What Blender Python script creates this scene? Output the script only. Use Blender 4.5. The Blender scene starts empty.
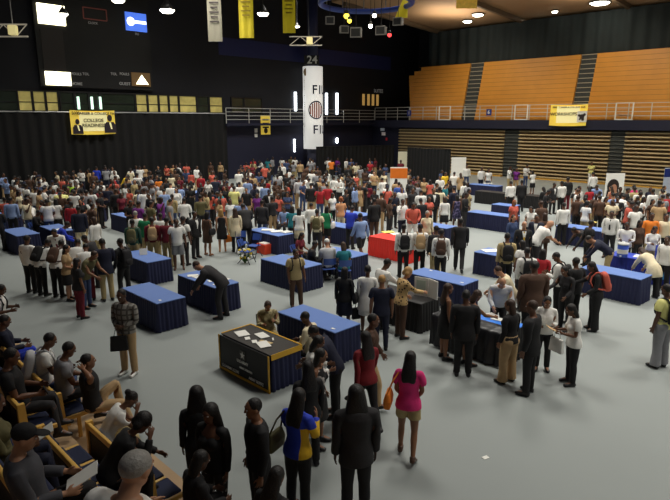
import bpy, bmesh, math, random
import numpy as np
from mathutils import Vector, Matrix
random.seed(7)
S2 = math.sqrt(.5)
scene = bpy.context.scene
COL = scene.collection
# ------------------------------------------------------------------ camera
F_PX, PITCH, CAM_H = 570.0, math.radians(12.84), 4.97
cd = bpy.data.cameras.new('camera')
cd.sensor_fit = 'HORIZONTAL'; cd.sensor_width = 36.0; cd.lens = 36.0 * F_PX / 670.0
cd.clip_end = 300
cam = bpy.data.objects.new('camera', cd); COL.objects.link(cam)
cam.location = (0, 0, CAM_H); cam.rotation_euler = (math.pi / 2 - PITCH, 0, 0)
scene.camera = cam
CP, SP = math.cos(PITCH), math.sin(PITCH)

def ray(px, py):
    dx = (px - 335) / F_PX; dy = -(py - 250) / F_PX
    return Vector((dx, CP + dy * SP, -SP + dy * CP))
def at_z(px, py, z):
    d = ray(px, py); t = (z - CAM_H) / d.z
    return Vector((d.x * t, d.y * t, z))
def at_y(px, py, Y):
    d = ray(px, py); t = Y / d.y
    return Vector((d.x * t, Y, CAM_H + d.z * t))
def at_v(px, py, v):                       # plane (x+y)/sqrt2 = v  (long side of the hall)
    d = ray(px, py); t = v / ((d.x + d.y) * S2)
    return Vector((d.x * t, d.y * t, CAM_H + d.z * t))
def at_u(px, py, u):                       # plane (x-y)/sqrt2 = u  (end of the hall)
    d = ray(px, py); t = u / ((d.x - d.y) * S2)
    return Vector((d.x * t, d.y * t, CAM_H + d.z * t))
def UV(u, v, z=0.0):
    return Vector(((u + v) * S2, (v - u) * S2, z))
def uv_of(p):
    return ((p.x - p.y) * S2, (p.x + p.y) * S2)
ROT_U = math.radians(-45)                  # local x along u, local y along v

# ------------------------------------------------------------------ materials
def lin(c):
    return tuple(((x / 255 / 12.92) if x / 255 <= .04045 else ((x / 255 + .055) / 1.055) ** 2.4) for x in c)
_mats = {}
def mat(name, rgb, rough=.6, noise=.12, scale=8.0, bump=.0, metal=0.0, emit=0.0, spec=.5, pattern=None, rgb2=None):
    key = (name, rgb, rough, pattern, rgb2, emit)
    if key in _mats: return _mats[key]
    m = bpy.data.materials.new(name); m.use_nodes = True
    nt = m.node_tree; N = nt.nodes; Lk = nt.links
    b = N['Principled BSDF']
    c = lin(rgb)
    b.inputs['Roughness'].default_value = rough
    b.inputs['Metallic'].default_value = metal
    b.inputs['Specular IOR Level'].default_value = spec
    tc = N.new('ShaderNodeTexCoord')
    nz = N.new('ShaderNodeTexNoise'); nz.inputs['Scale'].default_value = scale; nz.inputs['Detail'].default_value = 4
    Lk.new(tc.outputs['Object'], nz.inputs['Vector'])
    mx = N.new('ShaderNodeMix'); mx.data_type = 'RGBA'
    mx.inputs[6].default_value = tuple(x * (1 - noise) for x in c) + (1,)
    mx.inputs[7].default_value = tuple(min(1, x * (1 + noise)) for x in c) + (1,)
    Lk.new(nz.outputs['Fac'], mx.inputs[0])
    out = mx.outputs[2]
    if pattern:
        c2 = lin(rgb2) + (1,)
        mx2 = N.new('ShaderNodeMix'); mx2.data_type = 'RGBA'; mx2.inputs[7].default_value = c2
        Lk.new(out, mx2.inputs[6])
        if pattern == 'spots':
            vo = N.new('ShaderNodeTexVoronoi'); vo.inputs['Scale'].default_value = 14
            Lk.new(tc.outputs['Object'], vo.inputs['Vector'])
            cr = N.new('ShaderNodeValToRGB'); cr.color_ramp.elements[0].position = .3; cr.color_ramp.elements[1].position = .36
            cr.color_ramp.elements[0].color = (1, 1, 1, 1); cr.color_ramp.elements[1].color = (0, 0, 0, 1)
            Lk.new(vo.outputs['Distance'], cr.inputs[0]); Lk.new(cr.outputs[0], mx2.inputs[0])
        elif pattern == 'blotch':
            n2 = N.new('ShaderNodeTexNoise'); n2.inputs['Scale'].default_value = 9; n2.inputs['Detail'].default_value = 2
            Lk.new(tc.outputs['Object'], n2.inputs['Vector'])
            cr = N.new('ShaderNodeValToRGB'); cr.color_ramp.elements[0].position = .5; cr.color_ramp.elements[1].position = .55
            Lk.new(n2.outputs['Fac'], cr.inputs[0]); Lk.new(cr.outputs[0], mx2.inputs[0])
        elif pattern == 'plaid':
            mp = N.new('ShaderNodeMapping'); mp.inputs['Scale'].default_value = (60, 60, 60)
            Lk.new(tc.outputs['Object'], mp.inputs[0])
            sx = N.new('ShaderNodeSeparateXYZ'); Lk.new(mp.outputs[0], sx.inputs[0])
            s1 = N.new('ShaderNodeMath'); s1.operation = 'SINE'; Lk.new(sx.outputs[0], s1.inputs[0])
            s2 = N.new('ShaderNodeMath'); s2.operation = 'SINE'; Lk.new(sx.outputs[2], s2.inputs[0])
            ad = N.new('ShaderNodeMath'); ad.operation = 'MAXIMUM'; Lk.new(s1.outputs[0], ad.inputs[0]); Lk.new(s2.outputs[0], ad.inputs[1])
            gt = N.new('ShaderNodeMath'); gt.operation = 'GREATER_THAN'; gt.inputs[1].default_value = .55
            Lk.new(ad.outputs[0], gt.inputs[0]); Lk.new(gt.outputs[0], mx2.inputs[0])
        elif pattern == 'side':                      # contrasting panel on the left flank of the garment
            sx = N.new('ShaderNodeSeparateXYZ'); Lk.new(tc.outputs['Object'], sx.inputs[0])
            gt = N.new('ShaderNodeMath'); gt.operation = 'GREATER_THAN'; gt.inputs[1].default_value = -.075
            lt = N.new('ShaderNodeMath'); lt.operation = 'LESS_THAN'; lt.inputs[1].default_value = 1.30
            Lk.new(sx.outputs[2], lt.inputs[0])
            ab = N.new('ShaderNodeMath'); ab.operation = 'LESS_THAN'; ab.inputs[1].default_value = -.105
            Lk.new(sx.outputs[0], ab.inputs[0])
            ml = N.new('ShaderNodeMath'); ml.operation = 'MULTIPLY'; Lk.new(ab.outputs[0], ml.inputs[0]); Lk.new(lt.outputs[0], ml.inputs[1])
            Lk.new(ml.outputs[0], mx2.inputs[0])
        elif pattern == 'vstripe':
            sx = N.new('ShaderNodeSeparateXYZ'); Lk.new(tc.outputs['Object'], sx.inputs[0])
            mu = N.new('ShaderNodeMath'); mu.operation = 'MULTIPLY'; mu.inputs[1].default_value = 90; Lk.new(sx.outputs[0], mu.inputs[0])
            s1 = N.new('ShaderNodeMath'); s1.operation = 'SINE'; Lk.new(mu.outputs[0], s1.inputs[0])
            gt = N.new('ShaderNodeMath'); gt.operation = 'GREATER_THAN'; gt.inputs[1].default_value = .3
            Lk.new(s1.outputs[0], gt.inputs[0]); Lk.new(gt.outputs[0], mx2.inputs[0])
        out = mx2.outputs[2]
    Lk.new(out, b.inputs['Base Color'])
    if bump:
        n3 = N.new('ShaderNodeTexNoise'); n3.inputs['Scale'].default_value = scale * 1.6; n3.inputs['Detail'].default_value = 5
        Lk.new(tc.outputs['Object'], n3.inputs['Vector'])
        bp = N.new('ShaderNodeBump'); bp.inputs['Strength'].default_value = bump; bp.inputs['Distance'].default_value = .02
        Lk.new(n3.outputs['Fac'], bp.inputs['Height']); Lk.new(bp.outputs[0], b.inputs['Normal'])
    if emit:
        Lk.new(out, b.inputs['Emission Color']); b.inputs['Emission Strength'].default_value = emit
    _mats[key] = m
    return m

# ------------------------------------------------------------------ mesh helpers
class MB:
    def __init__(s): s.v = []; s.f = []
    def add(s, verts, faces):
        b = len(s.v); s.v += [tuple(p) for p in verts]; s.f += [tuple(i + b for i in f) for f in faces]; return s
    def box(s, c, d, rot=None):
        hx, hy, hz = d[0] / 2, d[1] / 2, d[2] / 2
        vs = [Vector((x, y, z)) for x in (-hx, hx) for y in (-hy, hy) for z in (-hz, hz)]
        if rot is not None: vs = [rot @ p for p in vs]
        vs = [p + Vector(c) for p in vs]
        return s.add(vs, [(0, 1, 3, 2), (4, 6, 7, 5), (0, 4, 5, 1), (2, 3, 7, 6), (0, 2, 6, 4), (1, 5, 7, 3)])
    def tube(s, pts, r, n=8, closed=False):
        pts = [Vector(p) for p in pts]; rs = r if isinstance(r, (list, tuple)) else [r] * len(pts)
        vs = []; m = len(pts)
        for i, p in enumerate(pts):
            a = pts[(i - 1) % m] if (closed or i > 0) else p; b = pts[(i + 1) % m] if (closed or i < m - 1) else p
            d = (b - a).normalized()
            q = Vector((0, 0, 1)) if abs(d.z) < .9 else Vector((1, 0, 0))
            e = d.cross(q).normalized(); g = d.cross(e)
            vs += [p + (e * math.cos(2 * math.pi * k / n) + g * math.sin(2 * math.pi * k / n)) * rs[i] for k in range(n)]
        fs = []
        for i in range(m if closed else m - 1):
            j = (i + 1) % m
            for k in range(n): fs.append((i * n + k, j * n + k, j * n + (k + 1) % n, i * n + (k + 1) % n))
        if not closed: fs += [tuple(range(n)), tuple(range((m - 1) * n, m * n))[::-1]]
        return s.add(vs, fs)
    def lathe(s, prof, n=24, c=(0, 0, 0)):
        vs = []; c = Vector(c)
        for r, z in prof: vs += [c + Vector((r * math.cos(2 * math.pi * k / n), r * math.sin(2 * math.pi * k / n), z)) for k in range(n)]
        fs = []
        for i in range(len(prof) - 1):
            for k in range(n): fs.append((i * n + k, i * n + (k + 1) % n, (i + 1) * n + (k + 1) % n, (i + 1) * n + k))
        if prof[0][0] > 0: fs.append(tuple(range(n))[::-1])
        if prof[-1][0] > 0: fs.append(tuple(range((len(prof) - 1) * n, len(prof) * n)))
        return s.add(vs, fs)
    def ball(s, c, r, n=12):
        r = r if isinstance(r, (tuple, list)) else (r, r, r)
        vs, fs = uvsphere(n, max(6, n // 2))
        return s.add([Vector((p[0] * r[0] + c[0], p[1] * r[1] + c[1], p[2] * r[2] + c[2])) for p in vs], fs)
    def mesh(s, name, smooth=False):
        me = bpy.data.meshes.new(name); me.from_pydata(s.v, [], s.f); me.update()
        if smooth: me.polygons.foreach_set('use_smooth', [True] * len(me.polygons))
        return me
    def build(s, name, m, parent=None, smooth=False, bevel=0):
        o = bpy.data.objects.new(name, s.mesh(name, smooth)); COL.objects.link(o)
        if m is not None: o.data.materials.append(m)
        if parent is not None: o.parent = parent
        if bevel:
            md = o.modifiers.new('bevel', 'BEVEL'); md.width = bevel; md.segments = 2; md.limit_method = 'ANGLE'
        return o
def uvsphere(nu, nv):
    vs = [(0, 0, 1)]; fs = []
    for j in range(1, nv):
        t = math.pi * j / nv
        for i in range(nu):
            a = 2 * math.pi * i / nu
            vs.append((math.sin(t) * math.cos(a), math.sin(t) * math.sin(a), math.cos(t)))
    vs.append((0, 0, -1)); L = len(vs) - 1
    for i in range(nu): fs.append((0, 1 + i, 1 + (i + 1) % nu))
    for j in range(nv - 2):
        for i in range(nu):
            a = 1 + j * nu + i; b = 1 + j * nu + (i + 1) % nu
            fs.append((a, a + nu, b + nu, b))
    for i in range(nu): fs.append((L, 1 + (nv - 2) * nu + (i + 1) % nu, 1 + (nv - 2) * nu + i))
    return vs, fs
def tag(o, label=None, cat=None, group=None, kind=None):
    if label: o['label'] = label
    if cat: o['category'] = cat
    if group: o['group'] = group
    if kind: o['kind'] = kind
    return o
def thing(name, label, cat, loc=(0, 0, 0), rz=0.0, group=None):
    o = bpy.data.objects.new(name, None); COL.objects.link(o)
    o.empty_display_size = .2
    o.location = loc; o.rotation_euler = (0, 0, rz)
    return tag(o, label, cat, group)
def struct(name, mb, m, smooth=False):
    o = mb.build(name, m, None, smooth); o['kind'] = 'structure'; return o
def text(name, body, m, parent, loc, rot, size, extr=.004, align='CENTER'):
    cu = bpy.data.curves.new(name, 'FONT'); cu.body = body; cu.size = size; cu.extrude = extr; cu.offset = size * .018
    cu.align_x = align; cu.align_y = 'CENTER'
    t_ = bpy.data.objects.new('tmp', cu); COL.objects.link(t_)
    me = bpy.data.meshes.new_from_object(t_.evaluated_get(bpy.context.evaluated_depsgraph_get()))
    bpy.data.objects.remove(t_); bpy.data.curves.remove(cu); me.name = name
    me.materials.clear(); me.materials.append(m)
    o = bpy.data.objects.new(name, me); COL.objects.link(o)
    o.parent = parent; o.location = loc; o.rotation_euler = rot
    return o
def child_copy(o, parent):
    c = o.copy(); COL.objects.link(c); c.parent = parent
    for g in list(o.children): child_copy(g, c)
    return c
def copy_tree(root, loc, rz, label, group=None):
    c = root.copy(); COL.objects.link(c); c.location = loc; c.rotation_euler = (0, 0, rz); c['label'] = label
    if group: c['group'] = group
    for g in list(root.children): child_copy(g, c)
    return c
# ================================================================== the hall
R_V, R_U = math.radians(-45), math.radians(45)      # things along the long side / along the end wall
VB = 47.0            # front of the folded bleachers
UE = -41.5           # end wall
m_floor = mat('floor_covering', (146, 152, 150), rough=.6, noise=.09, scale=.35, bump=.04)
m_navy = mat('navy_wall_paint', (22, 25, 50), rough=.7, noise=.15, scale=.5)
m_dark = mat('dark_wall_paint', (16, 17, 26), rough=.8, noise=.2, scale=.6)
m_ceil = mat('dark_ceiling', (14, 14, 18), rough=.9, noise=.2, scale=.4)
m_soff = mat('tan_soffit', (150, 120, 88), rough=.8, noise=.15, scale=.3)
m_curt = mat('black_drape', (7, 7, 8), rough=.85, noise=.3, scale=1.5)
m_green = mat('dark_green_drape', (30, 40, 42), rough=.8, noise=.3, scale=.8)
m_orange = mat('orange_wood', (208, 144, 54), rough=.45, noise=.12, scale=1.2)
m_orange_d = mat('orange_wood_groove', (140, 88, 30), rough=.6, noise=.12, scale=1.2)
m_tan = mat('tan_wood_edge', (196, 174, 130), rough=.5, noise=.15, scale=2)
m_riser = mat('brown_riser', (92, 76, 56), rough=.7, noise=.25, scale=2)
m_aisle = mat('dark_aisle_step', (54, 58, 58), rough=.7, noise=.2, scale=2)
m_black = mat('black_paint', (14, 14, 16), rough=.6)
m_white = mat('white_paint', (225, 225, 220), rough=.5, noise=.04)
m_rail = mat('pale_painted_metal', (190, 190, 185), rough=.4, noise=.05)
m_steel = mat('steel', (150, 150, 150), rough=.35, metal=.8)
m_yel = mat('yellow_banner_vinyl', (252, 212, 84), rough=.5, noise=.15, scale=1.2, emit=.3)  # brightness put into the vinyl as a glow, though it is no lamp
m_pale = mat('pale_yellow_print', (253, 240, 176), rough=.5, noise=.06, emit=.35)  # glow added so the printed panel looks brightly lit
m_ink = mat('dark_ink', (40, 30, 28), rough=.6)
m_lamp = mat('lamp_glow', (255, 248, 225), emit=14.0, noise=.0)
m_slit = mat('light_slit_glow', (240, 248, 255), emit=4.0, noise=.0)
m_screen = mat('lit_sign_glow', (255, 246, 205), emit=4.0, noise=.02)

fl = MB(); 
fl.add([UV(-46, -6), UV(40, -6), UV(40, 60), UV(-46, 60)], [(0, 1, 2, 3)])
struct('floor', fl, m_floor)
w = MB(); w.add([UV(UE, -6, 0), UV(UE, 62, 0), UV(UE, 62, 18), UV(UE, -6, 18)], [(0, 1, 2, 3)])
struct('wall_end', w, m_dark)
w = MB(); w.add([UV(UE + .03, 27.5, 0), UV(UE + .03, 49, 0), UV(UE + .03, 49, 4.95), UV(UE + .03, 27.5, 4.95)], [(0, 1, 2, 3)])
struct('wall_end_lower', w, m_navy)
# navy wall between the corner and the folded bleachers, and the wall behind the stands
u0 = uv_of(at_v(399, 118, VB))[0]
w = MB(); w.box((0, 0, 0), (1, 1, 1)); w = MB()
w.add([UV(UE, VB + .2, 0), UV(u0 - .1, VB + .2, 0), UV(u0 - .1, VB + .2, 4.95), UV(UE, VB + .2, 4.95)], [(0, 1, 2, 3)])
struct('wall_corner', w, m_navy)
w = MB(); w.add([UV(UE, 55, 0), UV(40, 55, 0), UV(40, 55, 18), UV(UE, 55, 18)], [(0, 1, 2, 3)])
struct('wall_long', w, m_dark)
w = MB(); w.add([UV(UE, 62, 18), UV(40, 62, 18), UV(40, -6, 18), UV(UE, -6, 18)], [(0, 1, 2, 3)])
struct('ceiling', w, m_ceil)
us = -36.4
w = MB(); w.add([UV(us, 50.6, 13.7), UV(40, 50.6, 13.7), UV(40, 36, 14.6), UV(us, 36, 14.6)], [(0, 1, 2, 3)])
w.add([UV(us, 36, 14.6), UV(40, 36, 14.6), UV(40, 36, 18), UV(us, 36, 18)], [(0, 1, 2, 3)])
struct('ceiling_soffit', w, m_soff)
for k in range(6):                                   # dark beams across the soffit
    uu = us + 1 + k * 9
    b = MB(); b.box((0, 0, 0), (.3, 14, .35))
    o = b.build('trim_%d' % (k + 1), m_riser); o['kind'] = 'structure'
    o.location = UV(uu, 43.5, 13.95); o.rotation_euler = (math.radians(-3.5), 0, R_V)
# balcony slab
w = MB()
for (ua, ub) in ((UE, 40),):
    vs = [UV(ua, VB - .25, 4.22), UV(ub, VB - .25, 4.22), UV(ub, VB + 3, 4.22), UV(ua, VB + 3, 4.22), UV(ua, VB - .25, 4.97), UV(ub, VB - .25, 4.97), UV(ub, VB + 3, 4.97), UV(ua, VB + 3, 4.97)]
    w.add(vs, [(0, 1, 5, 4), (4, 5, 6, 7), (0, 3, 2, 1)])
struct('trim_balcony', w, m_navy)
w = MB(); w.add([UV(UE + .04, 28, 10.2), UV(UE + .04, 50, 10.2), UV(UE + .04, 50, 11.6), UV(UE + .04, 28, 11.6)], [(0, 1, 2, 3)])
struct('trim_blue_band', w, mat('blue_wall_band', (24, 32, 84), rough=.7))

# ---- folded lower bleachers: sections between dark aisles
def u_at(px, v, py=118): return uv_of(at_v(px, py, v))[0]
low_edges = [(399, 505), (520, 612), (627, 760)]
aisles_low = [(505, 520), (612, 627)]
NR = 14
def low_row(k): return .12 + k * .292, VB + k * .012
labels_low = ['folded brown bleacher section behind the black drape, first from the hall corner', 'middle folded brown bleacher section under the yellow workshops banner', 'folded brown bleacher section behind the person in pale yellow']
for (pa, pb), lab in zip(low_edges, labels_low):
    ua, ub = u_at(pa, VB), u_at(pb, VB)
    t = thing('folded_bleacher', lab, 'bleacher', UV((ua + ub) / 2, VB, 0), R_V, 'folded bleachers under the balcony')
    L = ub - ua
    MB().box((0, .45, 2.1), (L, .5, 4.1)).build('riser_panel', m_riser, t)
    for k in range(NR):
        z = .22 + k * .292
        MB().box((0, .1, z), (L, .22, .10)).build('nosing_slat', m_tan, t, bevel=.012)
    MB().box((0, .1, .06), (L, .3, .12)).build('kickboard', mat('yellow_kickboard', (210, 160, 70), rough=.5), t)
for (pa, pb), lab in zip(aisles_low, ('dark folded aisle steps left of the yellow workshops banner', 'dark folded aisle steps below the white gate, near the person in pale yellow')):
    ua, ub = u_at(pa, VB), u_at(pb, VB)
    t = thing('folded_aisle', lab, 'aisle steps', UV((ua + ub) / 2, VB, 0), R_V, 'folded aisle steps')
    L = ub - ua - .02
    MB().box((0, .4, 2.1), (L, .4, 4.1)).build('riser_panel', m_aisle, t)
    for k in range(NR):
        MB().box((0, .17, .22 + k * .292), (L, .1, .05)).build('step_edge', mat('grey_step_edge', (96, 98, 92), rough=.6), t)

# ---- upper orange bleachers (stepped back)
up_edges = [(411, 461.5), (475, 570), (586, 760)]
NU = 14
def up_section(pa, pb, lab, first=False):
    ua, ub = u_at(pa, VB + 1), u_at(pb, VB + 1)
    t = thing('upper_bleacher', lab, 'bleacher', UV((ua + ub) / 2, VB + .9, 4.97), R_V, 'orange upper bleachers')
    L = ub - ua
    for k in range(NU):
        ex = (.10 * k - (1.6 if k == NU - 1 else .7 if k == NU - 2 else 0)) if first else 0      # ragged outer end
        MB().box((-ex / 2, .09 * k + .5, .375 * k + .18), (L + ex, 1.0, .357)).build('seat_board', m_orange, t, bevel=.015)
    bk = MB()
    for k in range(NU): bk.box((0, .09 * k + .53, .375 * k + .37), (L, .98, .02))
    bk.build('groove_strip', m_orange_d, t)
    return t
for (pa, pb), lab in zip(up_edges, ('orange folded upper bleacher section nearest the dark hall corner', 'wide orange upper bleacher section between the two dark stairways', 'orange upper bleacher section behind the white gate, past the yellow workshops banner')):
    up_section(pa, pb, lab, pa == 411)
for (pa, pb), lab in zip(((461.5, 475), (570, 586)), ('dark stairway in the orange bleachers, nearer the hall corner', 'dark stairway in the orange bleachers above the yellow workshops banner')):
    ua, ub = u_at(pa, VB + 1), u_at(pb, VB + 1)
    t = thing('stairway', lab, 'stairs', UV((ua + ub) / 2, VB + .9, 4.97), R_V, 'bleacher stairways')
    L = ub - ua - .04
    for k in range(NU):
        MB().box((0, .09 * k + .62, .375 * k + .165), (L, .9, .325)).build('step', m_aisle, t)
        MB().box((0, .09 * k + .16, .375 * k + .34), (L, .10, .05)).build('step_edge', mat('pale_step_edge', (176, 168, 146), rough=.6), t)
# side cheek of the orange bleachers + dark green drape above
def pleat(name, length, height, m, parent=None, n=None, amp=.06, wave=.35, thick=False):
    n = n or int(length / wave * 6)
    mb = MB(); vs = []
    for i in range(n + 1):
        x = -length / 2 + length * i / n
        y = amp * math.sin(2 * math.pi * x / wave) + amp * .5 * math.sin(2 * math.pi * x / wave * .37 + 1)
        vs += [(x, y * 1.15, 0), (x, y, height * .5), (x, y * .8, height)]
    fs = []
    for i in range(n):
        for j in range(2): fs.append((i * 3 + j, (i + 1) * 3 + j, (i + 1) * 3 + j + 1, i * 3 + j + 1))
    mb.add(vs, fs)
    return mb.build(name, m, parent, smooth=True)
ua, ub = us, 40
o = pleat('green_drape', ub - ua, 3.2, m_green, amp=.10, wave=1.1)
o.location = UV((ua + ub) / 2, VB + 2.75, 10.3); o.rotation_euler = (0, 0, R_V)
tag(o, 'long dark green drape hung above the orange bleachers', 'drape')
ua = -41.0; va, vb = -2.0, uv_of(at_u(226, 113, -41.0))[1]
t = thing('black_curtain', 'long black pipe and drape curtain closing the end of the hall', 'curtain', UV(-41.0, (va + vb) / 2, 0), R_U)
pleat('drape', vb - va, 5.45, m_curt, t, amp=.1, wave=.7)
MB().tube([(-(vb - va) / 2, 0, 5.5), ((vb - va) / 2, 0, 5.5)], .05).build('curtain_pipe', m_steel, t)
# black drape screens
pa, pb = at_z(407, 180, 0), at_z(449, 186, 0)
d = pb - pa
t = thing('drape_screen', 'black drape screen standing before the folded bleachers', 'drape screen', (pa + pb) / 2, math.atan2(d.y, d.x))
pleat('drape', d.length, 2.75, m_curt, t, amp=.05, wave=.4)
MB().tube([(-d.length / 2, 0, 0), (-d.length / 2, 0, 2.8)], .03).tube([(d.length / 2, 0, 0), (d.length / 2, 0, 2.8)], .03).tube([(-d.length / 2, 0, 2.8), (d.length / 2, 0, 2.8)], .03).build('pipe_frame', m_black, t)
pa, pb = at_y(316, 160, 52.0), at_y(394, 160, 55.5); pa.z = pb.z = 0
d = pb - pa
t = thing('drape_screen', 'black drape screen in the dark corner beside the white column', 'drape screen', (pa + pb) / 2, math.atan2(d.y, d.x))
pleat('drape', d.length, 2.6, m_curt, t, amp=.05, wave=.4)
MB().tube([(-d.length / 2, 0, 2.62), (d.length / 2, 0, 2.62)], .03).build('pipe_frame', m_black, t)

# ---- railings
def railing(name, pa, pb, lab, n_posts, rz, z0=4.97, h=1.25):
    mid = (pa + pb) / 2; L = (pb - pa).length
    t = thing(name, lab, 'railing', (mid.x, mid.y, z0), rz, 'balcony railings')
    for k in range(4): MB().tube([(-L / 2, 0, h * (.25 + .25 * k)), (L / 2, 0, h * (.25 + .25 * k))], .028, 6).build('rail', m_rail, t)
    for i in range(n_posts + 1):
        x = -L / 2 + L * i / n_posts
        MB().tube([(x, 0, 0), (x, 0, h)], .035, 6).build('post', m_rail, t)
    return t
ur = u_at(410, VB - .1)
railing('balcony_railing', UV(ur, VB - .1), UV(u_at(700, VB - .1), VB - .1), 'long pale balcony railing before the orange bleachers', 16, R_V)
railing('balcony_railing', UV(UE + .6, VB - .1), UV(ur - .1, VB - .1), 'short pale balcony railing across the dark corner', 3, R_V)
vr0 = uv_of(at_u(226, 113, UE + .6))[1]
railing('balcony_railing', UV(UE + .6, vr0), UV(UE + .6, VB - .2), 'pale balcony railing passing behind the white column', 8, R_U, z0=4.7, h=1.25)
w = MB(); w.add([UV(UE, vr0, 4.5), UV(UE + .7, vr0, 4.5), UV(UE + .7, VB, 4.5), UV(UE, VB, 4.5), UV(UE, vr0, 4.7), UV(UE + .7, vr0, 4.7), UV(UE + .7, VB, 4.7), UV(UE, VB, 4.7)], [(0, 1, 2, 3), (4, 5, 6, 7), (1, 2, 6, 5), (0, 1, 5, 4)])
struct('trim_gallery', w, m_navy)
# white gates in the railing
for (pa, pb), lab in zip(((439, 450), (514.5, 527), (615, 632)), ('white gate in the balcony railing nearest the hall corner', 'white gate in the balcony railing left of the workshops banner', 'large white gate in the balcony railing past the workshops banner')):
    ua, ub = u_at(pa, VB - .2), u_at(pb, VB - .2); L = ub - ua
    t = thing('railing_gate', lab, 'gate', UV((ua + ub) / 2, VB - .2, 4.9), R_V, 'white railing gates')
    f = MB().box((-L / 2, 0, .65), (.09, .05, 1.4)).box((L / 2, 0, .65), (.09, .05, 1.4)).box((0, 0, 1.33), (L, .05, .06)).box((0, 0, .06), (L, .06, .2))
    f.build('gate_frame', m_white, t)
    MB().box((0, 0, .5), (L, .03, .03)).box((0, 0, .9), (L, .03, .03)).build('gate_bar', m_rail, t)
m_blue_sign = mat('blue_sign', (30, 50, 130), rough=.5)
for px, txt, lab in ((409, '1', 'small blue section sign on the railing at the dark corner'), (488.5, '6', 'small blue section sign on the railing before the orange bleachers')):
    t = thing('section_sign', lab, 'sign', UV(u_at(px, VB - .25), VB - .25, 5.65), R_V, 'blue section signs')
    MB().box((0, 0, 0), (.5, .04, .55)).build('sign_plate', m_blue_sign, t)
    text('lettering', txt, m_white, t, (0, -.03, 0), (math.pi / 2, 0, 0), .42)

# ---- yellow banners
def banner(lab, loc, rz, L, H, lines, figures, tilt=0.0):
    t = thing('banner', lab, 'banner', loc, rz, 'yellow fair banners')
    n = 24; mb = MB(); vs = []
    for i in range(n + 1):
        x = -L / 2 + L * i / n
        for j in range(9):
            z = -H / 2 + H * j / 8
            vs.append((x + .03 * (z / H), .03 * math.sin(x * 2.3) + .02 * math.sin(z * 3), z - .05 * math.cos(math.pi * x / L) ))
    fs = [(i * 9 + j, (i + 1) * 9 + j, (i + 1) * 9 + j + 1, i * 9 + j + 1) for i in range(n) for j in range(8)]
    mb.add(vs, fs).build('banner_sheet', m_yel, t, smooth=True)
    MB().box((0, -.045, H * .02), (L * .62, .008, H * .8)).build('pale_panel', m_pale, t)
    for (body, x, z, size) in lines:
        text('lettering', body, m_ink, t, (x, -.075, z), (math.pi / 2, 0, 0), size, .006)
    for (x, z, s, kind) in figures:
        fm = MB()
        if kind == 'person':
            fm.ball((x, -.07, z + .42 * s), (.17 * s, .012, .22 * s), 14)
            pts = [(-.42, -.55), (-.40, -.05), (-.25, .16), (.25, .16), (.40, -.05), (.42, -.55)]
            fm.add([(x + a * s, -.07, z + b * s) for a, b in pts], [tuple(range(6))])
            fm.build('printed_portrait', mat('portrait_ink', (44, 34, 44), rough=.6), t)
            MB().add([(x - .06 * s, -.08, z + .14 * s), (x + .06 * s, -.08, z + .14 * s), (x + .14 * s, -.08, z - .3 * s), (x + .04 * s, -.08, z - .3 * s)], [(0, 1, 2, 3)]).build('printed_collar', m_pale, t)
        else:
            for a, b, r in ((0, 0, .26), (-.3, .12, .14), (.25, .2, .15), (.1, -.28, .16), (-.2, -.25, .11)): fm.ball((x + a * s, -.07, z + b * s), (r * s, .012, r * s), 12)
            MB().box((x, -.06, z), (1.05 * s, .008, 1.15 * s)).build('white_patch', m_white, t)
            fm.build('printed_picture', m_ink, t)
    return t
pa, pb = at_u(70.5, 122, -40.7), at_u(115, 122, -40.7); Lb = (pb - pa).length
za, zb = at_u(92, 110.3, -40.7).z, at_u(92, 134, -40.7).z; Hb = za - zb
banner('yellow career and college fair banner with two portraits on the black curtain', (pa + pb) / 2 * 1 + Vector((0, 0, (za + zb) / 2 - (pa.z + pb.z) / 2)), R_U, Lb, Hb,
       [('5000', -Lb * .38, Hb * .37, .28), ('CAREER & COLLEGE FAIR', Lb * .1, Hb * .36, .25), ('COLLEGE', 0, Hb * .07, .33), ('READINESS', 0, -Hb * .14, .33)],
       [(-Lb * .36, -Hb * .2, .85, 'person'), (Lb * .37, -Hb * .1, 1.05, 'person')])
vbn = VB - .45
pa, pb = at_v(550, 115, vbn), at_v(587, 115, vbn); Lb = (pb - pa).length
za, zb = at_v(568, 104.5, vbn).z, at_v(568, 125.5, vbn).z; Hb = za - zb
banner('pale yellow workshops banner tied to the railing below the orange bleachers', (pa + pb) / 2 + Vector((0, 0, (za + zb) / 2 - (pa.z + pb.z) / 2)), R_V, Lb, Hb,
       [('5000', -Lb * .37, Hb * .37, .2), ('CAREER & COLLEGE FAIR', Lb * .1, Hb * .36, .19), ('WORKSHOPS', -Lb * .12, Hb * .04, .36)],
       [(Lb * .38, -Hb * .08, .75, 'picture')])

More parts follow.
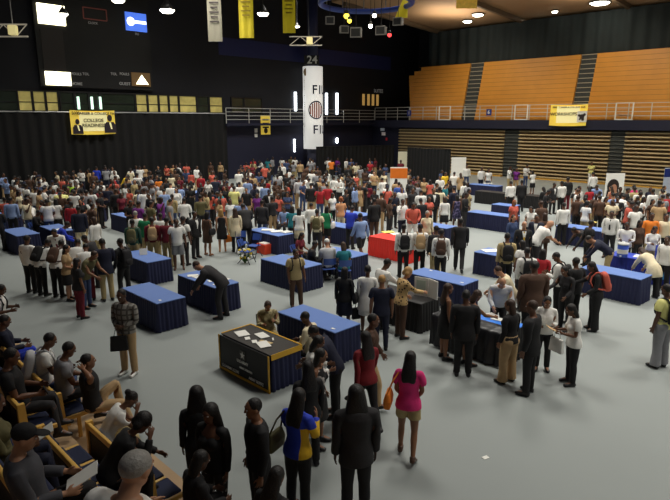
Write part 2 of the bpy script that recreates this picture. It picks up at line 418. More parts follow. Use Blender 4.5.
# ---- end wall: window strip, scoreboard panel, lights
def wall_u(px, py, off=.0): return at_u(px, py, UE + off)
strip = [(-30, 0, 0), (0, 20, 0), (20, 34, .8), (35, 47, .55), (48, 60, .7), (62, 76, .06), (77, 90, .1), (91, 101, .15), (102, 136, .04), (137, 148, .75), (149, 159, .9), (160, 169, .8), (170, 179, .9), (180, 197, .95), (198, 209, .25), (210, 223, .55), (232, 244, .05), (245, 262, .05)]
for i, (a, b, e) in enumerate(strip):
    pa, pb = wall_u(a, 118, .08), wall_u(b, 118, .08)
    L = (pb - pa).length; mid = (pa + pb) / 2
    mb = MB(); z0, z1 = 5.6, 6.85
    col = (214, 186, 112) if e > .3 else (46, 54, 44)
    g = MB().box((0, .02, 0), (L - .1, .03, z1 - z0)).build('window_%d' % (i + 1), mat('lit_window_glass', col, rough=.2, noise=.75, scale=1.1, emit=round(e * .24, 2)))
    g['kind'] = 'structure'; g.location = (mid.x, mid.y, (z0 + z1) / 2); g.rotation_euler = (0, 0, R_U)
    f = MB().box((-L / 2, -.02, 0), (.09, .08, z1 - z0 + .1)).box((L / 2, -.02, 0), (.09, .08, z1 - z0 + .1)).box((0, -.02, (z1 - z0) / 2), (L, .08, .1)).box((0, -.02, -.1), (L, .03, .05))
    f.build('window_frame', m_black, g)
# bright reflections in the dark panes, put in as glowing bars
for px in (78.5, 92, 100.5):
    p = wall_u(px, 103, .2)
    o = MB().box((0, 0, 0), (.16, .04, .85)).build('pane_reflection', mat('greenish_reflection', (200, 235, 215), emit=1.6, noise=0))
    o.location = p; o.rotation_euler = (0, 0, R_U)
    tag(o, 'pale greenish tube light behind the dark windows above the yellow college banner', 'light', 'tube lights above the college banner')
# scoreboard
pa, pb = wall_u(38, 60, .2), wall_u(151, 60, .2); L = (pb - pa).length; mid = (pa + pb) / 2
zt, zb = 13.6, 7.15
t = thing('scoreboard', 'large dark wall scoreboard with lit white and blue panels', 'scoreboard', (mid.x, mid.y, 0), R_U)
MB().box((0, .05, (zt + zb) / 2), (L, .2, zt - zb)).build('board_panel', mat('scoreboard_black', (15, 15, 17), rough=.7, noise=.2, scale=.8), t)
def on_board(x0, y0, x1, y1):
    """box on the board from two photo corners -> local centre x, z, width, height"""
    a, b = wall_u(x0, (y0 + y1) / 2, .05), wall_u(x1, (y0 + y1) / 2, .05)
    z1_ = wall_u((x0 + x1) / 2, y0, .05).z; z0_ = wall_u((x0 + x1) / 2, y1, .05).z
    vmid = uv_of(mid)[1]
    xa, xb = uv_of(a)[1] - vmid, uv_of(b)[1] - vmid
    return (xa + xb) / 2, (z0_ + z1_) / 2, xb - xa, z1_ - z0_
x, z, ww, hh = on_board(36, 5, 63.5, 25)
MB().box((x, -.1, z), (ww, .1, hh)).build('lit_panel', m_screen, t, bevel=.03)
x, z, ww, hh = on_board(44, 72, 69.5, 85.5)
MB().box((x, -.1, z), (ww, .1, hh)).build('lit_panel', m_screen, t, bevel=.03)
x, z, ww, hh = on_board(41, 30, 63, 71)
MB().box((x, -.07, z), (ww, .05, hh)).build('dim_panel', mat('dim_brown_panel', (34, 29, 29), rough=.6), t)
x, z, ww, hh = on_board(124, 13.5, 144.5, 31.5)
sc = MB().box((x, -.1, z), (ww, .1, hh)).build('blue_panel', mat('blue_screen', (70, 110, 215), emit=1.1, noise=.1), t)
MB().ball((x - ww * .27, -.17, z), (hh * .24, .02, hh * .24), 16).box((x + ww * .12, -.17, z), (ww * .7, .03, hh * .16)).build('white_emblem', mat('white_screen', (250, 252, 255), emit=2.0, noise=0), t)
x, z, ww, hh = on_board(130, 73, 148.5, 86.5)
MB().box((x, -.1, z), (ww, .08, hh)).build('brown_panel', mat('brown_screen', (110, 84, 50), emit=.25), t)
MB().add([(x - ww * .3, -.16, z - hh * .35), (x + ww * .38, -.16, z - hh * .35), (x + ww * .04, -.16, z + hh * .35)], [(0, 1, 2)]).build('white_triangle', m_screen, t)
x, z, ww, hh = on_board(82, 9, 105, 20)
MB().box((x, -.08, z + hh / 2), (ww, .04, .06)).box((x, -.08, z - hh / 2), (ww, .04, .06)).box((x - ww / 2, -.08, z), (.06, .04, hh)).box((x + ww / 2, -.08, z), (.06, .04, hh)).build('clock_frame', mat('dull_red_trim', (120, 60, 52), emit=.12), t)
for (x0, y0, x1, y1, s) in ((86, 22, 97, 25, 'CLOCK'), (127, 33, 144, 36, 'FIU'), (71, 72.5, 79, 76, 'FOULS'), (81, 72.5, 88, 76, 'TOL'), (71, 82, 80, 86, 'HOME'), (109, 72.5, 116, 76, 'TOL'), (119, 72.5, 127, 76, 'FOULS'), (119, 82, 128, 86, 'GUEST')):
    x, z, ww, hh = on_board(x0, y0, x1, y1)
    text('lettering', s, mat('dim_white_lettering', (165, 165, 165), emit=.08, noise=0), t, (x, -.08, z), (math.pi / 2, 0, 0), hh * 1.0)

# vertical light slits near the corner
for px, y0, y1, lab in ((295.5, 92, 111, 'tall light slit just left of the white column, upper level'), (326.5, 93, 114.5, 'tall light slit just right of the white column, upper level'), (337, 93, 114.5, 'second tall light slit right of the white column'), (294.5, 139, 152, 'low light slit left of the column foot')):
    a = wall_u(px, y0, .12); b = wall_u(px, y1, .12)
    o = MB().box((0, 0, 0), (.32 if px != 294.5 else .22, .06, a.z - b.z)).build('light_slit', m_slit, bevel=.03)
    o.location = ((a.x + b.x) / 2, (a.y + b.y) / 2, (a.z + b.z) / 2); o.rotation_euler = (0, 0, R_U)
    tag(o, lab, 'light', 'vertical light slits')
o = MB().ball((0, 0, 0), (.22, .08, .3)).build('wall_lamp', m_slit, smooth=True); o.location = wall_u(337, 140.5, .15); o.rotation_euler = (0, 0, R_U)
tag(o, 'small round wall lamp right of the column foot', 'light')
for px, py, lab in ((400, 133, 'white notice on the navy wall beside the folded bleachers, upper one'),):
    pass
for i, (px, py, ww, hh, col, lab) in enumerate(((382.5, 129.5, .55, .28, (220, 225, 230), 'upper white notice on the navy corner wall'), (383.5, 133.8, .5, .34, (235, 225, 225), 'lower white notice on the navy corner wall'), (386.5, 139, .2, .3, (190, 40, 50), 'small red fire alarm box on the navy corner wall'), (256, 130.5, .3, .35, (200, 200, 195), 'upper pale notice left of the yellow wall poster'), (256, 135.5, .3, .3, (200, 200, 195), 'lower pale notice left of the yellow wall poster'))):
    p = at_v(px, py, VB + .12) if px > 360 else wall_u(px, py, .1)
    o = MB().box((0, 0, 0), (ww, .04, hh)).build('wall_notice' if i != 2 else 'fire_alarm', mat('notice_%d' % i, col, emit=.06)); o.location = p; o.rotation_euler = (0, 0, R_V if px > 360 else R_U)
    tag(o, lab, 'sign' if i != 2 else 'alarm')
t = thing('wall_poster', 'narrow yellow poster on the navy wall below the railing', 'poster', wall_u(265.5, 125, .1), R_U)
hh = wall_u(265, 116, .1).z - wall_u(265, 135, .1).z
MB().box((0, 0, 0), (1.05, .03, hh)).build('poster_sheet', m_yel, t)
for k in range(3): MB().box((0, -.03, hh * (.28 - .2 * k)), (.7, .01, .14)).build('printed_line', m_ink, t)
MB().ball((0, -.03, -hh * .3), (.22, .01, .25)).build('printed_shape', m_ink, t)
# sign with gold windows beyond the railing
t = thing('suite_window_bank', 'bank of gold lit windows behind the corner railing', 'window bank', wall_u(373, 100, .15), R_U)
for k, px in enumerate((363.5, 368.5, 373, 377.5)):
    a = wall_u(px, 100, .15); dv = uv_of(a)[1] - uv_of(wall_u(373, 100, .15))[1]
    MB().box((dv, 0, 0), (.34, .05, 1.15)).build('lit_pane', mat('gold_pane', (190, 150, 84), emit=.5, noise=.3), t)
text('lettering', 'SUITES', mat('dim_white_lettering', (165, 165, 165), emit=.08, noise=0), t, (uv_of(wall_u(378, 91, .1))[1] - uv_of(wall_u(373, 100, .15))[1], -.02, wall_u(375, 91, .1).z - wall_u(373, 100, .15).z), (math.pi / 2, 0, 0), .5)

# ---- column with white banner wrap
ctr = at_y(313.2, 130, 55.0)
t = thing('banner_column', 'tall column wrapped in a white printed banner at the hall end', 'column', (ctr.x, ctr.y, 0), 0)
zt, zb = at_y(313, 66, 54.2).z, at_y(313, 149, 54.2).z
R = .92
MB().lathe([(.62, 0), (.62, zb + .05)], 28).build('navy_base', m_navy, t, smooth=True)
MB().lathe([(R, zb), (R, zt), (R * .6, zt + .02)], 40).build('white_wrap', mat('white_wrap_vinyl', (245, 243, 236), rough=.5, noise=.03, emit=.55), t, smooth=True)  # wrap glows by itself to look whiter
MB().lathe([(.5, zt), (.5, 16.5)], 24).build('blue_post', mat('blue_post', (40, 46, 84), rough=.5), t, smooth=True)
def wrapped_text(body, size, ang0, z, m, name='lettering', step=None):
    step = step or size * .72 / (R + .02)
    for i, ch in enumerate(body):
        a = ang0 + i * step
        text(name, ch, m, t, ((R + .02) * math.sin(a), -(R + .02) * math.cos(a), z), (math.pi / 2, 0, a), size, .008)
m_navyink = mat('navy_ink', (22, 28, 66), rough=.6)
z1, z2 = at_y(318, 90, 54.1).z, at_y(318, 130, 54.1).z
wrapped_text('FIU', 1.1, .22, z1, m_navyink, step=.55); wrapped_text('FIU', 1.1, .27, z2, m_navyink, step=.55)
vt = 'FLORIDA INTERNATIONAL UNIVERSITY'
for i, ch in enumerate(vt):
    a = -.95; z = at_y(305, 76 + i * (70.0 / len(vt)), 54.3).z
    if ch != ' ': text('lettering', ch, m_navyink, t, ((R + .02) * math.sin(a), -(R + .02) * math.cos(a), z), (math.pi / 2, 0, a), .2, .004)
zr = at_y(318, 110, 54.1).z
rm = MB(); st = MB(); rr = .84
for i in range(40):                                # round emblem bent on the cylinder: dark rim, red and navy stripes
    a0, a1 = 2 * math.pi * i / 40, 2 * math.pi * (i + 1) / 40
    q = []
    for rad, ang in ((rr, a0), (rr, a1), (rr * .86, a1), (rr * .86, a0)):
        th = .38 + rad * math.cos(ang) / R * .9
        q.append(((R + .015) * math.sin(th), -(R + .015) * math.cos(th), zr + rad * math.sin(ang)))
    rm.add(q, [(0, 1, 2, 3)])
rm.build('emblem_rim', m_navyink, t)
for i in range(-3, 4):
    xx = i * rr * .24; hh = math.sqrt(max(.02, (rr * .84) ** 2 - xx * xx))
    q = []
    for dx_, dz in ((-.065, -hh), (.065, -hh), (.065, hh), (-.065, hh)):
        th = .38 + (xx + dx_) / R * .9
        q.append(((R + .018) * math.sin(th), -(R + .018) * math.cos(th), zr + dz))
    MB().add(q, [(0, 1, 2, 3)]).build('emblem_stripe', mat('brick_red_ink', (170, 92, 72), rough=.6), t)
zs0, zs1 = at_y(313, 65, 54).z, at_y(313, 55.5, 54).z
MB().box((-.05, -R - .15, (zs0 + zs1) / 2), (1.35, .2, zs1 - zs0)).build('number_box', m_black, t)
text('lettering', '24', m_white, t, (0, -R - .27, (zs0 + zs1) / 2), (math.pi / 2, 0, 0), .95)

th = -.72; zz = at_y(306, 72, 54.3).z
MB().ball(((R + .0) * math.sin(th), -(R + .0) * math.cos(th), zz), (.22, .03, .34), 16).build('tan_emblem', mat('tan_emblem_ink', (168, 140, 104), rough=.6), t, smooth=True)
# ---- hanging banners
def hang(px0, px1, y1, Y, m, lab, lines, name='hanging_banner', cat='banner', marks=True):
    a, b = at_y(px0, y1, Y), at_y(px1, y1, Y); ww = b.x - a.x; top = at_y(px0, -6, Y).z; hh = top - a.z
    t = thing(name, lab, cat, ((a.x + b.x) / 2, Y, a.z), 0, 'hanging banners')
    mb = MB(); n = 8; vs = []
    for i in range(n + 1):
        x = -ww / 2 + ww * i / n
        for j in range(5): vs.append((x, .03 * math.sin(i * 1.7), hh * j / 4))
    mb.add(vs, [(i * 5 + j, (i + 1) * 5 + j, (i + 1) * 5 + j + 1, i * 5 + j + 1) for i in range(n) for j in range(4)])
    mb.build('banner_sheet', m, t, smooth=True)
    MB().tube([(-ww / 2, 0, hh + .02), (ww / 2, 0, hh + .02)], .03, 6).build('top_bar', m_steel, t)
    MB().tube([(0, 0, hh), (0, 0, 18 - a.z)], .015, 5).build('cord', m_black, t)
    if marks:
        for k in range(lines):
            MB().box((0, -.06, hh * (.82 - .1 * k)), (ww * (.5 if k % 2 else .66), .008, hh * .035)).build('printed_line', m_ink if m is not m_yel2 else mat('olive_ink', (150, 130, 30)), t)
m_yel2 = mat('yellow_hanging_cloth', (190, 172, 30), rough=.6, noise=.35, scale=1.2, emit=.2)  # light on the cloth put in as a glow of its own
m_wcl = mat('grey_white_hanging_cloth', (122, 118, 102), rough=.6, noise=.1, emit=.12)  # faint glow stands in for light on this cloth
hang(208.5, 222.5, 41.5, 40, m_wcl, 'greyish white hanging banner with dark printed lines', 5)
hang(239.5, 254, 38, 40, m_yel2, 'yellow hanging banner just right of the white one', 4)
hang(283, 295.5, 33, 42, m_yel2, 'yellow hanging banner above the small truss', 4)
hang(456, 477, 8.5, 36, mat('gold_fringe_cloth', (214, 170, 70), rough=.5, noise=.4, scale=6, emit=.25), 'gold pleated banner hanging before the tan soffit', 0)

# ---- centre-hung ring with loudspeakers
c0 = at_y(366, 3, 36.0)
t = thing('lighting_ring', 'round blue lighting ring hanging over the hall', 'lighting rig', c0, 0)
ring = [(2.7 * math.cos(2 * math.pi * k / 40), 2.7 * math.sin(2 * math.pi * k / 40), 0) for k in range(40)]
MB().tube(ring, .16, 8, True).build('ring_tube', mat('blue_ring', (40, 60, 130), rough=.4, emit=.05), t, smooth=True)
MB().tube([(p[0], p[1], p[2] + .8) for p in ring], .07, 6, True).build('upper_ring_tube', m_steel, t)
for k in range(12):
    a = 2 * math.pi * k / 12
    MB().tube([(2.7 * math.cos(a), 2.7 * math.sin(a), 0), (2.7 * math.cos(a), 2.7 * math.sin(a), .8)], .04, 5).build('ring_strut', m_steel, t)
for k in range(3):
    a = 2 * math.pi * k / 3 + .5
    MB().tube([(2.7 * math.cos(a), 2.7 * math.sin(a), .8), (2.7 * math.cos(a), 2.7 * math.sin(a), 18 - c0.z)], .02, 5).build('cord', m_black, t)
m_spk = mat('grey_loudspeaker', (110, 106, 100), rough=.6, emit=.12)  # slight glow added to brighten the boxes
for px, py, s, lab in ((356, 33, 1.0, 'grey loudspeaker under the ring, nearest the white column'), (381, 31, .9, 'grey loudspeaker under the ring, middle one'), (344, 30, .75, 'small grey loudspeaker close under the blue ring'), (398, 22, .8, 'angled grey loudspeaker close under the blue ring'), (330, 21, .8, 'grey loudspeaker hung above the white column')):
    p = at_y(px, py, 36.5)
    q = thing('loudspeaker', lab, 'loudspeaker', p, random.uniform(-.4, .4), 'loudspeakers under the ring')
    mb = MB().add([(-.34 * s, -.25, -.3 * s), (.34 * s, -.25, -.3 * s), (.34 * s, .3, -.2 * s), (-.34 * s, .3, -.2 * s), (-.34 * s, -.25, .3 * s), (.34 * s, -.25, .3 * s), (.34 * s, .3, .3 * s), (-.34 * s, .3, .3 * s)], [(0, 1, 5, 4), (1, 2, 6, 5), (2, 3, 7, 6), (3, 0, 4, 7), (4, 5, 6, 7), (0, 3, 2, 1)])
    mb.build('speaker_box', m_spk, q, bevel=.03)
    MB().box((0, -.27, 0), (.54 * s, .02, .44 * s)).build('speaker_grille', m_black, q)
    MB().tube([(0, 0, .3 * s), (0, 0, 18 - p.z)], .02, 5).build('cord', m_black, q)
for px, py, Y, r, m, lab in ((346.5, 16, 35, .16, mat('yellow_lamp', (255, 225, 70), emit=3.0, noise=0), 'yellow lamp under the blue ring, upper one'), (349.5, 21, 34, .12, mat('yellow_lamp', (255, 225, 70), emit=3.0, noise=0), 'yellow lamp under the blue ring, lower one'), (374.5, 15.5, 35, .12, m_lamp, 'small white lamp under the blue ring, upper one'), (370.5, 26, 35, .12, m_lamp, 'small white lamp under the blue ring, lower one'), (389.5, 35, 35, .12, mat('red_lamp', (235, 60, 60), emit=3.0, noise=0), 'small red lamp below the loudspeakers')):
    p = at_y(px, py, Y)
    q = thing('stage_lamp', lab, 'lamp', p, 0, 'small lamps under the ring')
    MB().ball((0, 0, 0), r, 10).build('bulb', m, q, smooth=True)
    MB().lathe([(r * .7, r * .6), (r * .9, r * 1.6), (.02, r * 2.2)], 10).build('lamp_housing', m_black, q)
    MB().tube([(0, 0, r * 2), (0, 0, 18 - p.z)], .015, 5).build('cord', m_black, q)
# yellow corner flag and gold lamp bar
p = at_y(402, 8, 37)
q = thing('corner_flag', 'yellow triangular cloth hanging beside the blue ring', 'flag', p, 0)
MB().add([(-.42, 0, -.55), (.35, 0, -.55), (.35, .05, 1.2)], [(0, 1, 2)]).build('cloth', m_yel2, q)
MB().tube([(.35, .05, 1.2), (.35, .05, 18 - p.z)], .015, 5).build('cord', m_black, q)
# ---- trusses
def truss(lab, pa, pb, bright):
    d = pb - pa; L = d.length
    t = thing('lighting_truss', lab, 'truss', (pa + pb) / 2, math.atan2(d.y, d.x), 'hanging trusses')
    h = .34
    MB().tube([(-L / 2, 0, h), (L / 2, 0, h)], .05, 6).build('top_chord', bright, t)
    MB().tube([(-L / 2, 0, -h), (L / 2, 0, -h)], .05, 6).build('bottom_chord', bright, t)
    n = max(3, int(L / .8)); pts = [(-L / 2 + L * i / n, 0, h if i % 2 else -h) for i in range(n + 1)]
    MB().tube(pts, .035, 5).build('web_bar', bright, t)
    MB().tube([(L * .1, 0, h), (L * .05, .2, 18 - t.location.z)], .03, 5).build('cable', m_steel, t)
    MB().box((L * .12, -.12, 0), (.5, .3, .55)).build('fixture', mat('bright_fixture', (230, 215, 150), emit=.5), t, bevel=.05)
    return t
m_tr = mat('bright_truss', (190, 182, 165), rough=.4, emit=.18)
truss('short bright truss hanging beside the lit scoreboard', at_y(-8, 30, 36), at_y(27.5, 31, 36), m_tr)
truss('short bright truss at the head of the white column', at_y(289.5, 40, 50), at_y(322, 42, 50), m_tr)
# ---- visible high lamps
m_hous = mat('lamp_housing', (70, 70, 70), rough=.4, metal=.5)
def high_lamp(px, py, Y, r, lab, name='arena_lamp', flat=.45):
    p = at_y(px, py, Y)
    q = thing(name, lab, 'lamp', p, 0, 'high bay lamps')
    MB().lathe([(.02, -r * flat), (r * .7, -r * flat * .8), (r, 0), (r * .5, r * .3)], 18).build('glowing_lens', m_lamp, q, smooth=True)
    MB().lathe([(r * 1.02, 0), (r * .6, r * .7), (r * .2, r * 1.3), (.02, r * 1.5)], 18).build('lamp_housing', m_hous, q, smooth=True)
    MB().tube([(0, 0, r * 1.4), (0, 0, 18 - p.z)], .03, 6).build('hanging_rod', m_hous, q)
for a in ((63, 14, 37.5, .3, 'small bright lamp at the corner of the lit scoreboard panel'), (118, 0, 39.5, .42, 'bright lamp above the scoreboard, cut by the photo edge'), (167, 10, 42, .5, 'bright round lamp right of the scoreboard'), (263, 13.5, 44, .42, 'bright lamp between the two yellow hanging banners'), (297, 26.5, 46, .2, 'small lamp just right of the yellow hanging banner over the truss')):
    high_lamp(*a)
for px, py, r, lab in ((467.5, 20, .42, 'soffit downlight under the gold pleated banner'), (478, 13.5, .5, 'bright soffit downlight right of the gold pleated banner'), (536, 19.5, .46, 'soffit downlight midway along the tan soffit'), (600, 1.5, .75, 'largest bright soffit downlight above the orange bleachers'), (555, 10, .25, 'dim small soffit downlight'), (622, 9.5, .32, 'first of two paired soffit downlights past the largest one'), (637.5, 9, .32, 'second of two paired soffit downlights past the largest one')):
    # on the sloping soffit
    best = None
    for v in [36 + .05 * i for i in range(292)]:
        p = at_v(px, py, v); zs = 13.7 + (50.6 - v) / 14.6 * .9
        if best is None or abs(p.z - zs) < best[0]: best = (abs(p.z - zs), v, p)
    p = best[2]
    q = thing('soffit_downlight', lab, 'lamp', (p.x, p.y, p.z - .1), 0, 'soffit downlights')
    MB().lathe([(.02, -.16), (r * .7, -.12), (r, 0)], 18).build('glowing_lens', m_lamp, q, smooth=True)
    MB().lathe([(r * 1.12, .1), (r * 1.12, -.02), (r, -.02)], 18).build('trim_ring', m_hous, q)
# ================================================================== tables
m_top = mat('lit_blue_table_cover', (98, 128, 192), rough=.6, noise=.05, scale=3)  # overhead light put into the colour, so tops are paler than skirts
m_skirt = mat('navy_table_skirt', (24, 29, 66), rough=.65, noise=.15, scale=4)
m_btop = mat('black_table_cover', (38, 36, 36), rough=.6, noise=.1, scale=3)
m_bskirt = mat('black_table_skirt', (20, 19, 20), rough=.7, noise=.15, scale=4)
m_red = mat('red_table_cloth', (232, 52, 40), rough=.6, noise=.1, scale=3)
m_rtop = mat('royal_table_cover', (44, 70, 190), rough=.5, noise=.08, scale=3)
m_rskirt = mat('royal_table_skirt', (28, 44, 140), rough=.6, noise=.12, scale=3)
m_brt = mat('bright_blue_cover', (58, 132, 236), rough=.5, noise=.08, scale=3)
m_paper = mat('white_paper', (238, 236, 228), rough=.7, noise=.03)
m_wood = mat('light_wood', (206, 160, 92), rough=.45, noise=.18, scale=3)
TH = .74
TABLES = []          # (centre, L, W, rz) for keeping people clear of them
def skirt_mesh(L, W, H, amp=.022, wave=.11):
    per = []
    def side(x0, y0, x1, y1, nx, ny):
        Ls = math.hypot(x1 - x0, y1 - y0); n = max(6, int(Ls / wave * 6))
        for i in range(n):
            t = i / n
            per.append((x0 + (x1 - x0) * t, y0 + (y1 - y0) * t, nx, ny, t * Ls))
    a, b = L / 2, W / 2
    side(-a, -b, a, -b, 0, -1); side(a, -b, a, b, 1, 0); side(a, b, -a, b, 0, 1); side(-a, b, -a, -b, -1, 0)
    mb = MB(); vs = []; n = len(per)
    for (x, y, nx, ny, s) in per:
        w = math.sin(2 * math.pi * s / wave) + .4 * math.sin(2 * math.pi * s / wave * .43 + 1.3)
        for (z, k, fl) in ((.012, 1.0, .035), (H * .5, .75, .02), (H * .93, .35, .004), (H, .1, 0)):
            o = amp * k * w + fl
            vs.append((x + nx * o, y + ny * o, z))
    fs = [(i * 4 + j, ((i + 1) % n) * 4 + j, ((i + 1) % n) * 4 + j + 1, i * 4 + j + 1) for i in range(n) for j in range(3)]
    return mb.add(vs, fs)
_tp = {}
def table(lab, F=None, Lc=None, R=None, L=1.83, W=.76, rz=ROT_U, mats=None, group='blue skirted fair tables', ctr=None):
    """F / Lc / R: photo pixel of the front, left or right corner of the table top"""
    mats = mats or (m_top, m_skirt)
    ux, uy = math.cos(rz), math.sin(rz); U = Vector((ux, uy, 0)); V = Vector((-uy, ux, 0))
    if F: c = at_z(*F, TH) - U * L / 2 + V * W / 2
    elif Lc: c = at_z(*Lc, TH) + U * L / 2 + V * W / 2
    elif R: c = at_z(*R, TH) - U * L / 2 - V * W / 2
    else: c = Vector(ctr)
    c.z = 0
    key = (L, W, mats[0].name, mats[1].name)
    if key in _tp:
        t = copy_tree(_tp[key], c, rz, lab, group)
    else:
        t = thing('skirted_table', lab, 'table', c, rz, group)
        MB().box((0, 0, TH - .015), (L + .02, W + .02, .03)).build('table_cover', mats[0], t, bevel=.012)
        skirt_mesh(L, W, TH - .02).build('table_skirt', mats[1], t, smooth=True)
        for sx in (-1, 1):
            for sy in (-1, 1):
                MB().tube([(sx * (L / 2 - .12), sy * (W / 2 - .1), 0), (sx * (L / 2 - .12), sy * (W / 2 - .1), TH - .03)], .016, 6).build('leg', m_steel, t)
        _tp[key] = t
    TABLES.append((c.copy(), L, W, rz))
    return t
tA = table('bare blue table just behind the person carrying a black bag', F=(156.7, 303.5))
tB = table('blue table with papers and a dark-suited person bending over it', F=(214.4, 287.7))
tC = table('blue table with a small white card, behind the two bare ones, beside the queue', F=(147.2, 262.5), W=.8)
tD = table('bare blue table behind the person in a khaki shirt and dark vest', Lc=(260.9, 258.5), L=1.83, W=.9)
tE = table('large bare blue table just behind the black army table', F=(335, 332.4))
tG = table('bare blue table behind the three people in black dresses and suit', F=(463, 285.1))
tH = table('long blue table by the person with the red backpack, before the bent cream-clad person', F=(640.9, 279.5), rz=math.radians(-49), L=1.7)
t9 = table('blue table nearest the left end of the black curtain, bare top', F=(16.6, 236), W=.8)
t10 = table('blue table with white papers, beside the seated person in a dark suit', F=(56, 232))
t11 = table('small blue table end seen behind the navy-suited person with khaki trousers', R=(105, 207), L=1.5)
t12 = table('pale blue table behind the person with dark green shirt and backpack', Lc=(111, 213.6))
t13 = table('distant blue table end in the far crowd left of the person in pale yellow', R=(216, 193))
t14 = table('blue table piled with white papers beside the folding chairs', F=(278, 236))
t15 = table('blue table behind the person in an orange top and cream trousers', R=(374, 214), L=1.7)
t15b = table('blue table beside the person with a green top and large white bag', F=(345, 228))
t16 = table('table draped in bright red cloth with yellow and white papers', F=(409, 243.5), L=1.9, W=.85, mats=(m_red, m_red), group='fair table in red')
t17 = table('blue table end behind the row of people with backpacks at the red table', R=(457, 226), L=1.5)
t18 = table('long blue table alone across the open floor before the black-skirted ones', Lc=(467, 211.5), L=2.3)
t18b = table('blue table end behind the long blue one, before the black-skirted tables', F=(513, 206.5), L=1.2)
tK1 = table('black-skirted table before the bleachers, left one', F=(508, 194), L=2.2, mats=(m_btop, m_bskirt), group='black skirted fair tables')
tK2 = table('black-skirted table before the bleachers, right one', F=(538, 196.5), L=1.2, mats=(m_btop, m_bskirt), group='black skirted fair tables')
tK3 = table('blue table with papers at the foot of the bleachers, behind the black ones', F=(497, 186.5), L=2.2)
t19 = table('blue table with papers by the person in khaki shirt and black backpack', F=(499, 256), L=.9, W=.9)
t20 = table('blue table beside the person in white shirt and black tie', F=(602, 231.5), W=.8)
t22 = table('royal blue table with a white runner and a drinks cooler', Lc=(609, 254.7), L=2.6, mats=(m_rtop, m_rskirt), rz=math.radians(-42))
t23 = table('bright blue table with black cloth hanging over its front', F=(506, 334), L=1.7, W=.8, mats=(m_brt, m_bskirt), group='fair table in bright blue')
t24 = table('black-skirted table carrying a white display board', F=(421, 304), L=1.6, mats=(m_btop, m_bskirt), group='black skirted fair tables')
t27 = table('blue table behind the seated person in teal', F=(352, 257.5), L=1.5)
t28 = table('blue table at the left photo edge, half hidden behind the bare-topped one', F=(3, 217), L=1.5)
# the black army table
Lm, Wm = 1.6, .74
F0 = at_z(271.2, 355.6, TH); uu_, vv_ = Vector((S2, -S2, 0)), Vector((S2, S2, 0))
cM = F0 - uu_ * Lm / 2 + vv_ * Wm / 2; cM.z = 0
tM = thing('skirted_table', 'black army table with gold edging and white lettering on its front', 'table', cM, ROT_U, 'fair table with army cloth')
MB().box((0, 0, TH - .015), (Lm + .02, Wm + .02, .03)).build('table_cover', mat('black_army_cloth', (52, 48, 44), rough=.6, noise=.08), tM, bevel=.01)
skirt_mesh(Lm - .03, Wm - .03, TH - .03).build('table_skirt', m_skirt, tM, smooth=True)
m_acl = mat('black_army_front', (24, 22, 22), rough=.6, noise=.15)
MB().box((0, -Wm / 2 - .055, TH / 2), (Lm + .03, .02, TH - .02)).build('front_drop', m_acl, tM, bevel=.006)
m_gold = mat('gold_edging', (222, 170, 36), rough=.4, noise=.12)
g = MB(); y = -Wm / 2 - .07
g.box((0, y, .03), (Lm + .05, .015, .05)).box((-Lm / 2, y, TH / 2), (.035, .015, TH)).box((Lm / 2, y, TH / 2), (.035, .015, TH))
g.box((-Lm / 2 - .005, 0, TH + .004), (.03, Wm, .012)).box((0, Wm / 2 - .005, TH + .004), (Lm, .03, .012)).box((Lm / 2 + .012, 0, TH - .045), (.012, Wm + .02, .11))
g.build('gold_edging', m_gold, tM)
st = MB(); xs = .0; zc = .52
st.box((xs, y, zc), (.17, .01, .19)); st.build('emblem_plate', mat('emblem_grey', (70, 66, 60), rough=.5), tM)
pts = []
for k in range(10):
    a = math.pi / 2 + math.pi * k / 5; r = .085 if k % 2 == 0 else .036
    pts.append((xs + r * math.cos(a), y - .01, zc + r * math.sin(a)))
MB().add(pts + [(xs, y - .012, zc)], [(k, (k + 1) % 10, 10) for k in range(10)]).build('white_star', m_paper, tM)
text('lettering', 'U.S.ARMY', m_paper, tM, (xs, y - .012, .375), (math.pi / 2, 0, 0), .085)
text('lettering', 'ARMY STRONG', m_paper, tM, (xs + .1, y - .012, .25), (math.pi / 2, 0, 0), .06)
text('lettering', 'GOARMY.COM', m_paper, tM, (-.42, y - .012, .12), (math.pi / 2, 0, 0), .085)
text('lettering', 'ARMY ROTC', m_paper, tM, (.42, y - .012, .12), (math.pi / 2, 0, 0), .08)
for sx in (-1, 1):
    for sy in (-1, 1): MB().tube([(sx * (Lm / 2 - .12), sy * (Wm / 2 - .1), 0), (sx * (Lm / 2 - .12), sy * (Wm / 2 - .1), TH - .03)], .016, 6).build('leg', m_steel, tM)
TABLES.append((cM.copy(), Lm, Wm, ROT_U))
# papers lying on the army table
def paper(px, py, w, d, rz, lab, grp, m=None, name='paper_sheet', cat='paper', th=.004):
    p = at_z(px, py, TH + .012)
    o = MB().box((0, 0, 0), (w, d, th)).build(name, m or m_paper); o.location = (p.x, p.y, TH + .012 + th / 2); o.rotation_euler = (0, 0, rz)
    return tag(o, lab, cat, grp)
G = 'papers on the army table'
paper(242, 333.5, .24, .31, .5, 'large white leaflet nearest the outer corner of the black army table', G, th=.008)
paper(247.5, 338.3, .10, .15, .3, 'small white card beside the large leaflet on the army table', G)
paper(254.5, 341.5, .10, .15, .3, 'small white card in the middle of the army table', G)
paper(262, 335.5, .20, .30, .6, 'white booklet lying before the seated person in khaki', G, th=.01)
paper(263.5, 344.5, .22, .32, .45, 'white booklet at the front of the army table', G, th=.01)
paper(266, 342.0, .08, .3, 1.0, 'narrow tan folder beside the front booklet on the army table', G, mat('tan_folder', (196, 170, 120), rough=.7), th=.006)
paper(273, 339.5, .03, .14, .2, 'small pale pen on the black army table', G, name='pen', cat='pen', th=.012)
